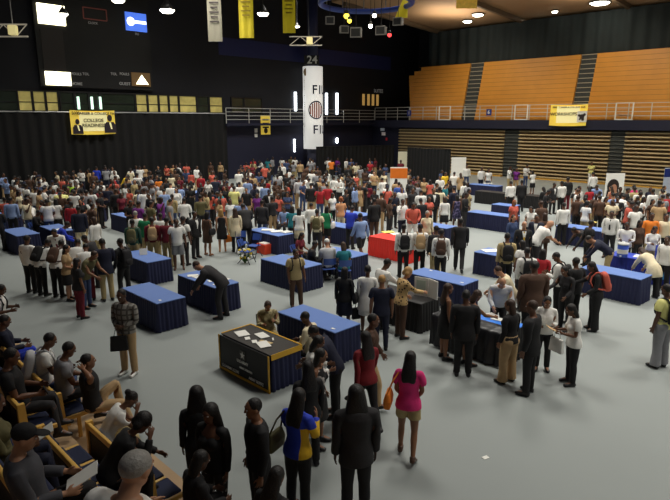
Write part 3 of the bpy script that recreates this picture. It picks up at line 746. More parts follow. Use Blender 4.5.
# papers on other tables
G = 'papers on the table with the bending person'
for i, (px, py, a, lab) in enumerate(((193, 275.5, .3, 'wide white paper at the outer end of the table'), (198.5, 276.5, .8, 'white paper second from the outer end of the table'), (206, 278.2, .2, 'white leaflet below the bending person'), (213.5, 280.5, .5, 'white leaflet near the bending person, towards the inner end'), (224, 279.5, .9, 'white paper on the inner end of the table'))):
    paper(px, py, .3, .22, a, lab + ', bent over in dark suit', G)
for i, (px, py, lab) in enumerate(((70, 227.5, 'white papers spread on the blue table by the seated dark suit'), (61, 229, 'white sheet at the front of the table by the seated dark suit'))):
    paper(px, py, .5, .3, .3 + i, lab, 'papers by the seated dark suit')
for i, (px, py, w_, lab) in enumerate(((268, 230, .5, 'wide white stack of papers on the table beside the folding chairs'), (277, 231.5, .5, 'white paper spread mid-table beside the folding chairs'), (286, 232, .4, 'white paper at the inner end of the table beside the folding chairs'))):
    paper(px, py, w_, .35, .4 * i, lab, 'papers beside the folding chairs', th=.02)
for px, py, col, lab in ((388, 232, (245, 230, 120), 'yellow paper spread on the red-draped table, outer end'), (397, 234, (250, 250, 235), 'white paper in the middle of the red-draped table'), (407, 236, (246, 236, 140), 'pale yellow sheet on the red-draped table, front'), (414, 234.5, (250, 250, 240), 'white sheet at the inner end of the red-draped table')):
    paper(px, py, .45, .35, .3, lab, 'papers on the red table', mat('sheet_%d' % px, col, rough=.7), th=.01)
paper(491, 250.5, .55, .4, .2, 'white papers on the blue table by the khaki shirt and black backpack', 'papers by the khaki shirt')
paper(498, 319, .2, .28, .9, 'white form on the bright blue table with black cloth', 'papers on the bright blue table')
paper(492, 315, .2, .28, .4, 'second white form at the back of the bright blue table', 'papers on the bright blue table')
paper(488, 183.3, .6, .3, .1, 'white papers on the blue table at the foot of the bleachers', 'papers at the bleacher foot')
paper(524, 207, .5, .3, .3, 'white sheet near the pair of long blue tables', 'papers at the long tables') if False else None
paper(590, 222.5, .5, .4, .6, 'yellowish folder on the blue table beside the black tie', 'papers by the black tie', mat('yellow_folder', (222, 200, 110), rough=.6), th=.03)
for px, py, lab, tt in ((143.5, 254.5, 'small white tent card on the blue table beside the queue', 0),):
    p = at_z(px, py, TH)
    o = MB().add([(-.12, -.07, 0), (.12, -.07, 0), (.12, 0, .2), (-.12, 0, .2), (-.12, .07, 0), (.12, .07, 0)], [(0, 1, 2, 3), (3, 2, 5, 4)]).build('tent_card', m_paper)
    o.location = (p.x, p.y, TH + .003); o.rotation_euler = (0, 0, .3); tag(o, lab, 'card')
for px, py, lab in ((160, 300.2, 'tiny white card on the front corner of the bare blue table'), (214, 284.5, 'tiny white card on the front corner of the papered table'), (333, 328.6, 'tiny white card on the front corner of the large bare blue table'), (462, 282.5, 'tiny white card on the front corner of the blue table behind the black dresses'), (431, 270.5, 'tiny white card on the far end of the blue table behind the black dresses')):
    p = at_z(px, py, TH + .005); o = MB().box((0, 0, 0), (.09, .06, .004)).build('name_card', m_paper)
    o.location = (p.x, p.y, TH + .006); o.rotation_euler = (0, 0, ROT_U); tag(o, lab, 'card', 'table number cards')
# long white runner, cooler, poster sign on the royal blue table
cR = t22.location; aR = t22.rotation_euler[2]
o = MB().box((0, 0, 0), (1.9, .4, .008)).build('table_runner', m_paper); o.location = cR + Vector((math.cos(aR) * .3, math.sin(aR) * .3, TH + .008)); o.rotation_euler = (0, 0, aR)
tag(o, 'white runner laid along the royal blue table', 'table runner')
p = at_z(622, 257, TH)
t = thing('drinks_cooler', 'blue and white drinks cooler on the royal blue table', 'cooler', (p.x, p.y, TH + .005), aR)
MB().lathe([(.15, 0), (.16, .02), (.16, .36), (.14, .4)], 20).build('cooler_body', mat('cooler_blue', (70, 100, 200), rough=.35), t, smooth=True)
MB().lathe([(.17, .4), (.17, .45), (.04, .47), (.04, .5)], 20).build('lid', m_white, t, smooth=True)
MB().lathe([(.163, .12), (.163, .26)], 20).build('white_band', m_white, t)
MB().box((0, -.18, .06), (.04, .06, .04)).build('spout', m_white, t)
p = at_z(663, 265, TH)
t = thing('poster_board', 'blue and white poster board standing on the royal blue table', 'poster', (p.x, p.y, TH + .01), .1)
MB().box((0, 0, .3), (.6, .02, .6)).build('board', m_rtop, t); MB().box((0, -.015, .36), (.5, .008, .3)).build('white_panel', m_paper, t)
MB().box((0, .08, .15), (.3, .15, .02), Matrix.Rotation(.9, 3, 'X')).build('easel_leg', m_black, t)
p = at_z(660, 277, .35)
t = thing('gift_bag', 'light blue gift bag hanging at the front of the royal blue table', 'bag', (p.x, p.y, .3), -.6)
MB().add([(-.17, -.08, 0), (.17, -.08, 0), (.17, .08, 0), (-.17, .08, 0), (-.2, -.1, .36), (.2, -.1, .36), (.2, .1, .36), (-.2, .1, .36)], [(0, 3, 2, 1), (0, 1, 5, 4), (1, 2, 6, 5), (2, 3, 7, 6), (3, 0, 4, 7)]).build('bag_body', mat('light_blue_bag', (80, 170, 235), rough=.5), t)
MB().tube([(-.1, -.1, .36), (-.07, -.1, .5), (.07, -.1, .5), (.1, -.1, .36)], .01, 5).build('bag_handle', m_white, t)
# white display board on the black table
p = at_z(427, 297, TH)
t = thing('display_board', 'white folding display board on the black-skirted table', 'display board', (p.x, p.y, TH + .005), -.55)
MB().box((-.16, 0, .24), (.36, .02, .46)).build('board_panel', m_paper, t); MB().box((.18, -.08, .24), (.34, .02, .46), Matrix.Rotation(-.5, 3, 'Z')).build('board_panel', m_paper, t)
MB().box((-.16, -.015, .26), (.24, .008, .28)).build('printed_picture', mat('pale_green_print', (190, 205, 190), rough=.6), t)
# black cloth draped over the bright blue table
c = t23.location
mb = MB(); vs = []; nn = 60
for i in range(nn + 1):
    x = -.93 + 1.86 * i / nn; wv = .03 * math.sin(i * .9) + .02 * math.sin(i * .37)
    vs += [(x, -.02, TH + .012), (x, -.42, TH + .014), (x, -.475 + wv * .3, TH - .06), (x, -.50 + wv, .4), (x, -.53 + wv * 1.3, .05)]
mb.add(vs, [(i * 5 + j, (i + 1) * 5 + j, (i + 1) * 5 + j + 1, i * 5 + j + 1) for i in range(nn) for j in range(4)])
o = mb.build('black_cloth', mat('shiny_black_cloth', (26, 26, 30), rough=.35, noise=.3, scale=5), smooth=True)
o.location = c; o.rotation_euler = (0, 0, ROT_U)
tag(o, 'shiny black cloth draped over the front of the bright blue table', 'cloth')
# ---- free-standing boards
def standee(lab, px, py, w, h, mats, name='banner_stand', rz=0.0, cat='banner stand'):
    p = at_z(px, py, 0)
    t = thing(name, lab, cat, p, rz, 'standing sign boards')
    MB().box((0, 0, h / 2 + .04), (w, .03, h)).build('sign_panel', mats[0], t)
    if len(mats) > 1: MB().box((0, -.02, h * .86), (w, .012, h * .26)).build('colour_band', mats[1], t)
    MB().box((0, 0, .025), (w * .9, .35, .05)).build('stand_base', m_steel, t)
    return t
m_wsign = mat('white_sign', (244, 242, 232), rough=.5, noise=.05, emit=.12)
standee('narrow white banner stand in the far crowd by the black curtain end', 237, 176, .5, 2.2, (m_wsign,))
standee('white banner stand at the edge of the black drape screen', 402, 180, .75, 2.35, (mat('cream_sign', (226, 220, 190), rough=.5, noise=.1, emit=.06),))
standee('white sign board right of the black drape screen', 457.5, 187, 1.1, 2.2, (m_wsign,))
standee('white stand with an orange top band in the far crowd', 398, 206, 1.0, 2.25, (m_wsign, mat('orange_print', (250, 130, 40), rough=.5, noise=.1)))
t = standee('white stand printed with a long-haired portrait, below the pale yellow top', 612, 209, 1.05, 2.0, (m_wsign,))
MB().ball((-.1, -.05, 1.3), (.34, .015, .42), 16).ball((-.1, -.05, .8), (.36, .015, .6), 16).build('printed_hair', m_ink, t)
MB().ball((-.05, -.07, 1.15), (.17, .015, .28), 16).box((-.02, -.06, .75), (.35, .02, .5)).build('printed_face', mat('portrait_skin', (196, 140, 110), rough=.6), t)
standee('white and blue sign board at the right photo edge near the bleachers', 668, 200, .9, 2.0, (mat('pale_blue_sign', (200, 210, 230), rough=.5), m_blue_sign))
# ---- folding chairs
m_chair = mat('blue_chair_plastic', (54, 84, 160), rough=.45, noise=.05)
m_cfr = mat('dark_chair_frame', (60, 60, 64), rough=.4, metal=.5)
_ch = {}
def folding_chair(lab, x, y, rz, m=None, grp='folding chairs'):
    m = m or m_chair; k = m.name
    if k in _ch: return copy_tree(_ch[k], (x, y, 0), rz, lab, grp)
    t = thing('folding_chair', lab, 'chair', (x, y, 0), rz, grp)
    MB().box((0, 0, .44), (.40, .40, .03)).build('seat', m, t, bevel=.012)
    mb = MB(); vs = []
    for i in range(9):
        xx = -.2 + .4 * i / 8
        for j in range(4): vs.append((xx, .2 + .05 * (1 - (xx / .2) ** 2) + .02 * j, .60 + .08 * j))
    mb.add(vs, [(i * 4 + j, (i + 1) * 4 + j, (i + 1) * 4 + j + 1, i * 4 + j + 1) for i in range(8) for j in range(3)]).build('backrest', m, t, smooth=True)
    for s in (-1, 1):
        MB().tube([(s * .22, -.24, 0), (s * .22, .19, .86)], .014, 6).build('leg', m_cfr, t)
        MB().tube([(s * .2, .26, 0), (s * .2, -.12, .44)], .014, 6).build('leg', m_cfr, t)
    MB().tube([(-.22, -.16, .15), (.22, -.16, .15)], .01, 6).build('stretcher', m_cfr, t)
    _ch[k] = t
    return t
for px, py, rz, lab in ((243, 254, .4, 'blue folding chair left one of the empty pair beside the papered table'), (254, 257, -.5, 'blue folding chair right one of the empty pair beside the papered table'), (247, 263, 1.2, 'blue folding chair turned sideways before the empty pair')):
    p = at_z(px, py, 0); folding_chair(lab, p.x, p.y, rz)
# crates and flowers by the papered table
for px, py, col, s, lab in ((265, 253, (226, 70, 40), .42, 'open orange-red box with white papers before the papered table'), (275, 252, (190, 150, 90), .34, 'tan cardboard box beside the orange-red one')):
    p = at_z(px, py, 0)
    t = thing('carton', lab, 'box', p, ROT_U, 'cartons on the floor')
    MB().box((0, 0, s * .45), (s * 1.2, s, s * .9)).build('carton_body', mat('carton_%d' % px, col, rough=.6), t, bevel=.01)
    MB().box((0, 0, s * .9 + .015), (s * .9, s * .7, .03)).build('paper_top', m_paper, t)
t = thing('flower_bunch', 'bunch of yellow and white flowers on the floor by the folding chairs', 'flowers', at_z(245, 263, 0), 0)
rnd = random.Random(3); fm = MB(); gm = MB(); wm = MB()
for k in range(26):
    a, r, z = rnd.uniform(0, 6.28), rnd.uniform(0, .25), rnd.uniform(.18, .5)
    (fm if k % 2 else wm).ball((r * math.cos(a), r * math.sin(a), z), .05, 8)
    gm.tube([(0, 0, 0), (r * math.cos(a), r * math.sin(a), z)], .012, 5)
gm.build('stems', mat('green_stems', (70, 110, 50)), t); fm.build('yellow_petals', mat('yellow_petals', (240, 210, 70)), t); wm.build('white_petals', m_paper, t)
t['label'] = 'bunch of yellow and white flowers on the floor by the folding chairs'
o = MB().box((0, 0, 0), (.10, .07, .006)).build('paper_scrap', m_paper); o.location = at_z(485.5, 457.5, .004); o.rotation_euler = (0, 0, .5)
tag(o, 'small scrap of white paper alone on the open floor', 'paper')

# ================================================================== near stands (lower left)
m_deck = mat('tan_deck', (176, 146, 110), rough=.6, noise=.12, scale=2)
m_pad = mat('navy_seat_pad', (26, 34, 66), rough=.75, noise=.12, scale=6)
m_gwood = mat('golden_wood', (232, 184, 92), rough=.4, noise=.18, scale=3)
ROWS = [(2.65, .06), (1.9, .50), (1.15, .94), (.40, 1.38)]        # back edge v, deck height
BACK = .84
w = MB()
def ubox(mb, u0_, u1_, v0_, v1_, z0_, z1_):
    vs = [UV(u, v, z) for u in (u0_, u1_) for v in (v0_, v1_) for z in (z0_, z1_)]
    return mb.add(vs, [(0, 1, 3, 2), (4, 6, 7, 5), (0, 4, 5, 1), (2, 3, 7, 6), (0, 2, 6, 4), (1, 5, 7, 3)])
decks = [(3.5, 2.65 - .08, .06), (2.57, 1.9 - .08, .50), (1.82, 1.15 - .08, .94), (1.07, .40 - .08, 1.38), (.32, -1.2, 1.82)]
for i, (v1_, v0_, z) in enumerate(decks):
    mb = MB(); ubox(mb, -24, 4.5, v0_, v1_, 0 if i == 0 else z - .44, z)
    struct('floor_deck_%d' % (i + 1), mb, m_deck)
def bleacher_row(i, ua, ub, lab):
    v, z = ROWS[i]; L = ub - ua
    t = thing('seat_row', lab, 'seats', UV((ua + ub) / 2, v, z), R_V, 'wooden seat rows of the stands')
    MB().box((0, 0, BACK - .06), (L, .05, .09)).build('top_rail', m_gwood, t, bevel=.015)
    MB().box((0, .01, .45), (L, .03, .64)).build('back_board', mat('dark_back_board', (40, 38, 44), rough=.7), t)
    n = max(1, round(L / .5)); wpad = L / n
    for k in range(n):
        x = -L / 2 + wpad * (k + .5)
        MB().box((x, .24, .37), (wpad - .07, .40, .08), Matrix.Rotation(.08, 3, 'X')).build('seat_pad', m_pad, t, bevel=.03)
        MB().box((x, .05, .62), (wpad - .09, .06, .30)).build('back_pad', m_pad, t, bevel=.03)
    for k in range(n + 1):
        x = -L / 2 + wpad * k
        MB().box((x, .22, .375), (.05, .42, .06)).box((x, .28, .18), (.04, .06, .36)).build('armrest', m_gwood, t, bevel=.01)
    for x in (-L / 2, L / 2):
        MB().add([(x - .03, -.03, 0), (x - .03, .1, 0), (x - .03, .06, BACK), (x - .03, -.03, BACK), (x + .03, -.03, 0), (x + .03, .1, 0), (x + .03, .06, BACK), (x + .03, -.03, BACK)],
                 [(0, 1, 2, 3), (7, 6, 5, 4), (0, 4, 5, 1), (1, 5, 6, 2), (2, 6, 7, 3), (3, 7, 4, 0)]).build('end_panel', m_gwood, t)
    return t
bleacher_row(0, -16.0, -8.65, 'front wooden seat row left of the aisle, behind the person in a white top')
bleacher_row(0, -7.5, -5.75, 'short front wooden seat row right of the aisle')
bleacher_row(1, -14.0, -7.75, 'second wooden seat row left of the aisle')
bleacher_row(1, -7.0, -3.6, 'second wooden seat row with three empty navy seats showing')
bleacher_row(2, -10.0, -3.0, 'third wooden seat row at the bottom photo edge')
bleacher_row(0, -4.9, -3.9, 'lone wooden seat end with a navy pad below the standing pair in black')
# ================================================================== people
def loft(rings, n=20):
    """rings: (centre, ax, ay) ; closed tube with capped ends"""
    vs = []
    for c, ax, ay in rings:
        for k in range(n):
            a = 2 * math.pi * k / n
            vs.append(tuple(c[i] + ax[i] * math.cos(a) + ay[i] * math.sin(a) for i in range(3)))
    fs = []; m = len(rings)
    for i in range(m - 1):
        for k in range(n): fs.append((i * n + k, i * n + (k + 1) % n, (i + 1) * n + (k + 1) % n, (i + 1) * n + k))
    fs += [tuple(range(n))[::-1], tuple(range((m - 1) * n, m * n))]
    return vs, fs
def vloft(rows, infl=0.0, n=24):
    return loft([((0, cy, z), (rx + infl, 0, 0), (0, ry + infl, 0)) for z, rx, ry, cy in rows], n)
def limb(pts, rs, n=14, dome=True):
    P = [np.array(p, float) for p in pts]; rings = []
    ref = np.array((0, 1., 0))
    for i, p in enumerate(P):
        d = P[min(i + 1, len(P) - 1)] - P[max(i - 1, 0)]; d /= np.linalg.norm(d)
        e = np.cross(d, ref); ne = np.linalg.norm(e)
        e = e / ne if ne > .2 else np.array((1., 0, 0)); g = np.cross(d, e)
        if dome and i == 0:
            for t in (.9, .6): rings.append((p - d * rs[0] * t, e * rs[0] * math.sqrt(1 - t * t), g * rs[0] * math.sqrt(1 - t * t)))
        rings.append((p, e * rs[i], g * rs[i]))
        if dome and i == len(P) - 1:
            for t in (.6, .9): rings.append((p + d * rs[i] * t, e * rs[i] * math.sqrt(1 - t * t), g * rs[i] * math.sqrt(1 - t * t)))
    return loft(rings, n)
def ell(c, r, n=18):
    vs, fs = uvsphere(n, max(8, n * 2 // 3))
    return [(v[0] * r[0] + c[0], v[1] * r[1] + c[1], v[2] * r[2] + c[2]) for v in vs], fs

SEX = {
 'M': dict(sh=.185, torso=[(.83,.10,.085,.0),(.90,.165,.115,.005),(.97,.168,.118,.005),(1.05,.153,.107,0),(1.12,.150,.104,-.003),(1.20,.160,.112,-.003),(1.30,.178,.122,.0),(1.38,.182,.115,.008),(1.44,.145,.085,.015),(1.49,.07,.06,.018)],
           arm=(.056,.044,.042,.029), leg=(.088,.058,.056,.037), neck=.058),
 'F': dict(sh=.162, torso=[(.83,.115,.09,.0),(.90,.172,.12,.01),(.97,.168,.118,.008),(1.05,.138,.1,0),(1.12,.126,.093,-.003),(1.20,.136,.1,-.003),(1.29,.150,.108,.0),(1.37,.154,.104,.008),(1.43,.12,.078,.014),(1.48,.06,.052,.018)],
           arm=(.047,.038,.036,.025), leg=(.090,.056,.052,.034), neck=.048),
}
ARM_A = math.radians(35)
def joints(sx):
    S = SEX[sx]; J = {}
    J['pelvis'] = (0, 0, .93); J['spine'] = (0, 0, 1.03); J['chest'] = (0, 0, 1.2); J['neck'] = (0, .015, 1.46); J['head'] = (0, .0, 1.54)
    for s, n in ((1, 'L'), (-1, 'R')):
        d = (s * math.sin(ARM_A), 0, -math.cos(ARM_A))
        sh = np.array((s * S['sh'], .015, 1.415)); el = sh + np.array(d) * .285; wr = el + np.array((d[0], -.12, d[2])) / np.linalg.norm((d[0], -.12, d[2])) * .25
        J['sh' + n], J['el' + n], J['wr' + n] = sh, el, wr
        J['hip' + n] = np.array((s * .092, 0, .92)); J['kn' + n] = np.array((s * .105, -.008, .50)); J['an' + n] = np.array((s * .112, .02, .085)); J['to' + n] = np.array((s * .13, -.13, .03))
    return {k: np.array(v, float) for k, v in J.items()}
JT = {s: joints(s) for s in SEX}
BONES = ['pelvis', 'spine', 'chest', 'neck', 'head'] + [b + s for s in 'LR' for b in ('ua', 'fa', 'hd', 'th', 'sn', 'ft')]
BI = {b: i for i, b in enumerate(BONES)}

def hand_vols(sx, s):
    J = JT[sx]; n = 'L' if s > 0 else 'R'
    k = 1.0 if sx == 'M' else .9
    w = J['wr' + n]; d = w - J['el' + n]; d /= np.linalg.norm(d)
    f = np.array((0, -1., 0)); f -= d * f.dot(d); f /= np.linalg.norm(f)          # thumb side (forwards)
    nrm = np.cross(d, f) * s; 
    if nrm[0] * s > 0: nrm = -nrm                                               # palm faces the body
    out = [loft([(w - d * .02, f * .024 * k, nrm * .02 * k), (w + d * .01, f * .03 * k, nrm * .02 * k), (w + d * .05 * k, f * .041 * k, nrm * .017 * k), (w + d * .088 * k, f * .042 * k, nrm * .014 * k), (w + d * .098 * k, f * .038 * k, nrm * .009 * k)], 14)]
    for o, ln, fan in ((.033, .070, .16), (.0115, .080, .05), (-.0115, .075, -.06), (-.033, .058, -.2)):
        a = w + d * .085 * k + f * o * k; d1 = d + f * fan + nrm * .18; d1 /= np.linalg.norm(d1); d2 = d + f * fan * .8 + nrm * .75; d2 /= np.linalg.norm(d2)
        b = a + d1 * ln * .5 * k; c = b + d2 * ln * .5 * k
        out.append(limb([a, b, c], [.0098 * k, .009 * k, .0075 * k], 8))
    a = w + d * .03 * k + f * .03 * k; d1 = d * .65 + f * .75 + nrm * .2; d1 /= np.linalg.norm(d1); d2 = d * .9 + f * .3 + nrm * .3; d2 /= np.linalg.norm(d2)
    b = a + d1 * .036 * k; c = b + d2 * .032 * k
    out.append(limb([a, b, c], [.0125 * k, .011 * k, .009 * k], 8))
    return out
def body_vols(sx):
    S = SEX[sx]; J = JT[sx]; V = [vloft(S['torso'])]
    if sx == 'F': V += [ell((s * .066, -.092, 1.275), (.06, .05, .062), 14) for s in (1, -1)]
    V += [ell((s * .082, .045, .90), (.082, .075, .085), 14) for s in (1, -1)]
    V.append(limb([(0, .02, 1.42), (0, .012, 1.50), (0, -.004, 1.58)], [S['neck'] * 1.15, S['neck'], S['neck']], 16))
    V += [ell((0, -.008, 1.662), (.077, .096, .106), 24), ell((0, -.042, 1.580), (.054, .056, .056), 18), ell((0, -.03, 1.625), (.064, .07, .06), 18)]
    V.append(limb([(0, -.098, 1.672), (0, -.113, 1.634)], [.010, .0145], 8))                     # nose
    V.append(ell((0, -.096, 1.588), (.026, .011, .0085), 10)); V.append(ell((0, -.093, 1.690), (.055, .014, .011), 12))
    for s in (1, -1): V.append(ell((s * .079, .004, 1.640), (.011, .023, .034), 10))
    a0, a1, a2, a3 = S['arm']; l0, l1, l2, l3 = S['leg']
    for s, n in ((1, 'L'), (-1, 'R')):
        sh, el, wr = J['sh' + n], J['el' + n], J['wr' + n]
        V.append(limb([sh + (-s * .05, 0, .0), sh, sh * .65 + el * .35, el], [a0 * 1.05, a0 * 1.12, a0, a1]))
        V.append(limb([el, el * .7 + wr * .3, wr], [a2, a2 * 1.05, a3]))
        V += hand_vols(sx, s)
        h, k, a = J['hip' + n], J['kn' + n], J['an' + n]
        V.append(limb([h, h * .6 + k * .4, k], [l0, l0 * .9, l1], 16))
        V.append(limb([k, k * .65 + a * .35 + np.array((0, .012, 0)), a], [l2, l2 * 1.04, l3], 14))
        t = J['to' + n]
        V.append(limb([a + (0, .025, -.04), a * .5 + t * .5 + (0, 0, -.005), t + (0, 0, 0)], [.042, .042, .03], 12))
    return V
def arm_sleeve(sx, n, to, infl):
    S = SEX[sx]; J = JT[sx]; s = 1 if n == 'L' else -1
    a0, a1, a2, a3 = S['arm']; sh, el, wr = J['sh' + n], J['el' + n], J['wr' + n]
    V = []
    if to <= 1: V.append(limb([sh + (-s * .05, 0, 0), sh, sh * (1 - to) + el * to], [a0 + infl, a0 * 1.1 + infl, a0 + infl * 1.25], 14, False)); V.append(ell(sh, [a0 * 1.1 + infl] * 3, 12))
    else:
        e = el + (wr - el) * (to - 1)
        V.append(limb([sh + (-s * .05, 0, 0), sh, el], [a0 + infl, a0 * 1.1 + infl, a1 + infl])); V.append(limb([el, e], [a2 + infl, a3 + infl * 1.2], 14, False)); V.append(ell(el, [a1 + infl] * 3, 12))
    return V
def torso_part(sx, z0, infl, flare=0.0, ztop=1.475):
    rows = SEX[sx]['torso']; zs = [r[0] for r in rows]
    def at(z): return [float(np.interp(z, zs, [r[i] for r in rows])) for i in (1, 2, 3)]
    zz = sorted({z0} | {z for z in zs if z0 < z < ztop} | {ztop}); out = []
    for z in zz:
        rx, ry, cy = at(max(z, .90)); k = max(0, (1.05 - z)) * flare
        out.append((z, rx + k, ry + k, cy))
    V = [vloft(out, infl)]
    if sx == 'F': V += [ell((s * .066, -.092, 1.275), (.06 + infl, .05 + infl, .062 + infl), 14) for s in (1, -1)]
    return V
def legs_part(sx, zcut, infl, cuff=None, feet=False):
    S = SEX[sx]; J = JT[sx]; l0, l1, l2, l3 = S['leg']
    rows = [r for r in S['torso'] if r[0] <= 1.06]
    V = [vloft([(r[0], r[1], r[2], r[3]) for r in rows], infl * .8)] + [ell((s * .082, .045, .90), (.082 + infl, .075 + infl, .085 + infl), 14) for s in (1, -1)]
    cuff = cuff if cuff is not None else infl * 1.3
    for n in 'LR':
        h, k, a = J['hip' + n], J['kn' + n], J['an' + n]
        if zcut >= .5:
            t = (h[2] - zcut) / (h[2] - k[2]); e = h + (k - h) * t
            V.append(limb([h, h * .6 + e * .4, e], [l0 + infl, l0 * .93 + infl, l1 + (l0 - l1) * (1 - t) + cuff * 1.4], 16, False)); V.append(ell(h, [l0 + infl] * 3, 14))
        else:
            t = (k[2] - zcut) / (k[2] - a[2]); e = k + (a - k) * t
            V.append(limb([h, h * .6 + k * .4, k], [l0 + infl, l0 * .9 + infl, l1 + infl], 16)); V.append(limb([k, k * .6 + e * .4 + np.array((0, .008, 0)), e], [l2 + infl, l2 + infl, l3 + cuff * 1.2], 14, False)); V.append(ell(k, [l1 + infl] * 3, 12))
        if feet: V += shoe_vols(sx, n)
    return V
def shoe_vols(sx, n):
    J = JT[sx]; a, t = J['an' + n], J['to' + n]
    return [loft([(a + (0, .075, -.055), np.array((.028, 0, 0)), np.array((0, 0, .026))), (a + (0, .06, -.045), np.array((.043, 0, 0)), np.array((0, 0, .042))), (a + (0, -.02, -.035), np.array((.046, 0, 0)), np.array((0, 0, .052))),
                  (a * .45 + t * .55 + (0, 0, -.012), np.array((.052, 0, 0)), np.array((0, 0, .040))), (t + (0, .0, .0), np.array((.048, 0, 0)), np.array((0, 0, .030))), (t + (0, -.035, -.003), np.array((.03, 0, 0)), np.array((0, 0, .022)))], 14),
            limb([a + (0, .01, .02), a + (0, .01, -.03)], [.05, .05], 12, False)]
def hair_vols(kind):
    base = ell((0, .013, 1.686), (.084, .097, .096), 22)
    if kind in ('s', 'c'): return [base]
    if kind == 'a': return [ell((0, .022, 1.70), (.118, .118, .112), 24)]
    if kind == 'y': return [ell((0, .018, 1.695), (.100, .108, .104), 24), ell((.06, .05, 1.62), (.06, .06, .07), 12), ell((-.06, .05, 1.62), (.06, .06, .07), 12)]
    if kind == 'b': return [base, ell((0, .115, 1.715), (.05, .048, .05), 14)]
    if kind == 'm': return [ell((0, .016, 1.686), (.090, .100, .098), 22), vloft([(1.70, .086, .07, .035), (1.62, .096, .062, .042), (1.53, .098, .055, .05), (1.46, .08, .04, .055)])]
    if kind == 'l': return [ell((0, .016, 1.686), (.090, .100, .098), 22), vloft([(1.70, .088, .07, .035), (1.60, .096, .06, .046), (1.50, .110, .055, .064), (1.42, .122, .046, .088), (1.34, .116, .036, .104), (1.29, .095, .022, .108)])]
    if kind == 'v': return [ell((0, .016, 1.686), (.100, .108, .104), 22), vloft([(1.70, .10, .08, .03), (1.60, .118, .075, .04), (1.50, .138, .065, .05), (1.42, .145, .05, .065), (1.36, .12, .035, .08)])]
    return []
def gar_vols(sx, key):
    n2 = 'LR'
    if key == 'body': return body_vols(sx)
    if key == 't': return torso_part(sx, .86, .026, .06) + sum((arm_sleeve(sx, n, .62, .02) for n in n2), [])
    if key == 'l': return torso_part(sx, .88, .026, .06) + sum((arm_sleeve(sx, n, 1.93, .018) for n in n2), [])
    if key == 'v': return torso_part(sx, .86, .026, .05, 1.33) + sum((arm_sleeve(sx, n, 1.93, .02) for n in n2), [])
    if key == 'w': return torso_part(sx, .66, .034, .11) + sum((arm_sleeve(sx, n, 1.9, .022) for n in n2), [])     # long loose coat
    if key == 'j': return torso_part(sx, .79, .036, .07) + sum((arm_sleeve(sx, n, 1.95, .025) for n in n2), []) + [ell((s * SEX[sx]['sh'], .015, 1.42), (.075, .085, .06), 14) for s in (1, -1)]
    if key == 'n': return torso_part(sx, .92, .018, .04, 1.44)
    if key == 'd': return torso_part(sx, .92, .016, .0, 1.44) + [vloft([(1.06, .145, .11, 0), (.95, .192, .142, .005), (.78, .205, .158, .005), (.54, .215, .17, .005)])]
    if key == 'g': return torso_part(sx, .92, .016, .0, 1.44) + [vloft([(1.06, .145, .11, 0), (.95, .192, .142, .005), (.6, .215, .17, .005), (.08, .26, .22, .005)])]
    if key == 'K': return [vloft([(1.06, .15, .115, 0), (.95, .190, .140, .005), (.78, .205, .158, .005), (.53, .22, .175, .005)])]
    if key == 'T': return legs_part(sx, .075, .018)
    if key == 'J': return legs_part(sx, .085, .012, .014)
    if key == 'W': return legs_part(sx, .06, .035, .06)
    if key == 'S': return legs_part(sx, .53, .022)
    if key == 'H': return legs_part(sx, .68, .02)
    if key.startswith('shoe'): return shoe_vols(sx, key[-1])
    if key.startswith('hair'): return hair_vols(key[4:])
    if key == 'brim': return [ell((0, -.125, 1.712), (.068, .075, .012), 16)]
    if key == 'cap': return [ell((0, .008, 1.700), (.088, .104, .088), 20)]
    raise KeyError(key)
RES = {'body': (.0075, 5200, 1100), 't': (.012, 1700, 420), 'l': (.012, 2300, 560), 'w': (.013, 2300, 560), 'v': (.012, 2300, 560), 'j': (.013, 2300, 560), 'n': (.012, 1200, 300), 'd': (.013, 1500, 420), 'g': (.014, 1500, 420), 'K': (.013, 900, 260),
       'T': (.012, 2000, 520), 'J': (.012, 2000, 520), 'W': (.013, 2000, 520), 'S': (.012, 1300, 360), 'H': (.012, 1300, 360), 'shoe': (.009, 320, 120), 'hair': (.010, 700, 180), 'brim': (.008, 140, 60), 'cap': (.012, 300, 100)}
def remesh(vols, voxel, target):
    V, Fc = [], []
    for vs, fs in vols:
        b = len(V); V += [tuple(map(float, p)) for p in vs]; Fc += [tuple(i + b for i in f) for f in fs]
    me = bpy.data.meshes.new('tmp'); me.from_pydata(V, [], Fc); me.update()
    o = bpy.data.objects.new('tmp', me); COL.objects.link(o)
    r = o.modifiers.new('r', 'REMESH'); r.mode = 'VOXEL'; r.voxel_size = voxel
    s = o.modifiers.new('s', 'SMOOTH'); s.factor = .5; s.iterations = 3 if voxel < .009 else 4
    dg = bpy.context.evaluated_depsgraph_get(); n = len(o.evaluated_get(dg).data.polygons)
    d = o.modifiers.new('d', 'DECIMATE'); d.ratio = min(1.0, target / max(1, 2 * n))
    dg = bpy.context.evaluated_depsgraph_get(); ev = o.evaluated_get(dg).data
    co = np.empty(len(ev.vertices) * 3, np.float32); ev.vertices.foreach_get('co', co); co = co.reshape(-1, 3).astype(float)
    fs = [tuple(p.vertices) for p in ev.polygons]
    bpy.data.objects.remove(o); bpy.data.meshes.remove(me)
    return co, fs
_rest = {}
def rest(sx, key, lod):
    k = (sx, key, lod)
    if k not in _rest:
        base = 'shoe' if key.startswith('shoe') else 'hair' if key.startswith('hair') else key
        vx, hi, lo = RES[base]
        vols = gar_vols(sx, key)
        if lod and key in 'TJW': vols = vols + shoe_vols(sx, 'L') + shoe_vols(sx, 'R')
        co, fs = remesh(vols, vx, (hi, lo)[lod])
        _rest[k] = (co, fs, weights(sx, key, co))
    return _rest[k]
def smooth01(x, a, b):
    t = np.clip((x - a) / (b - a), 0, 1); return t * t * (3 - 2 * t)
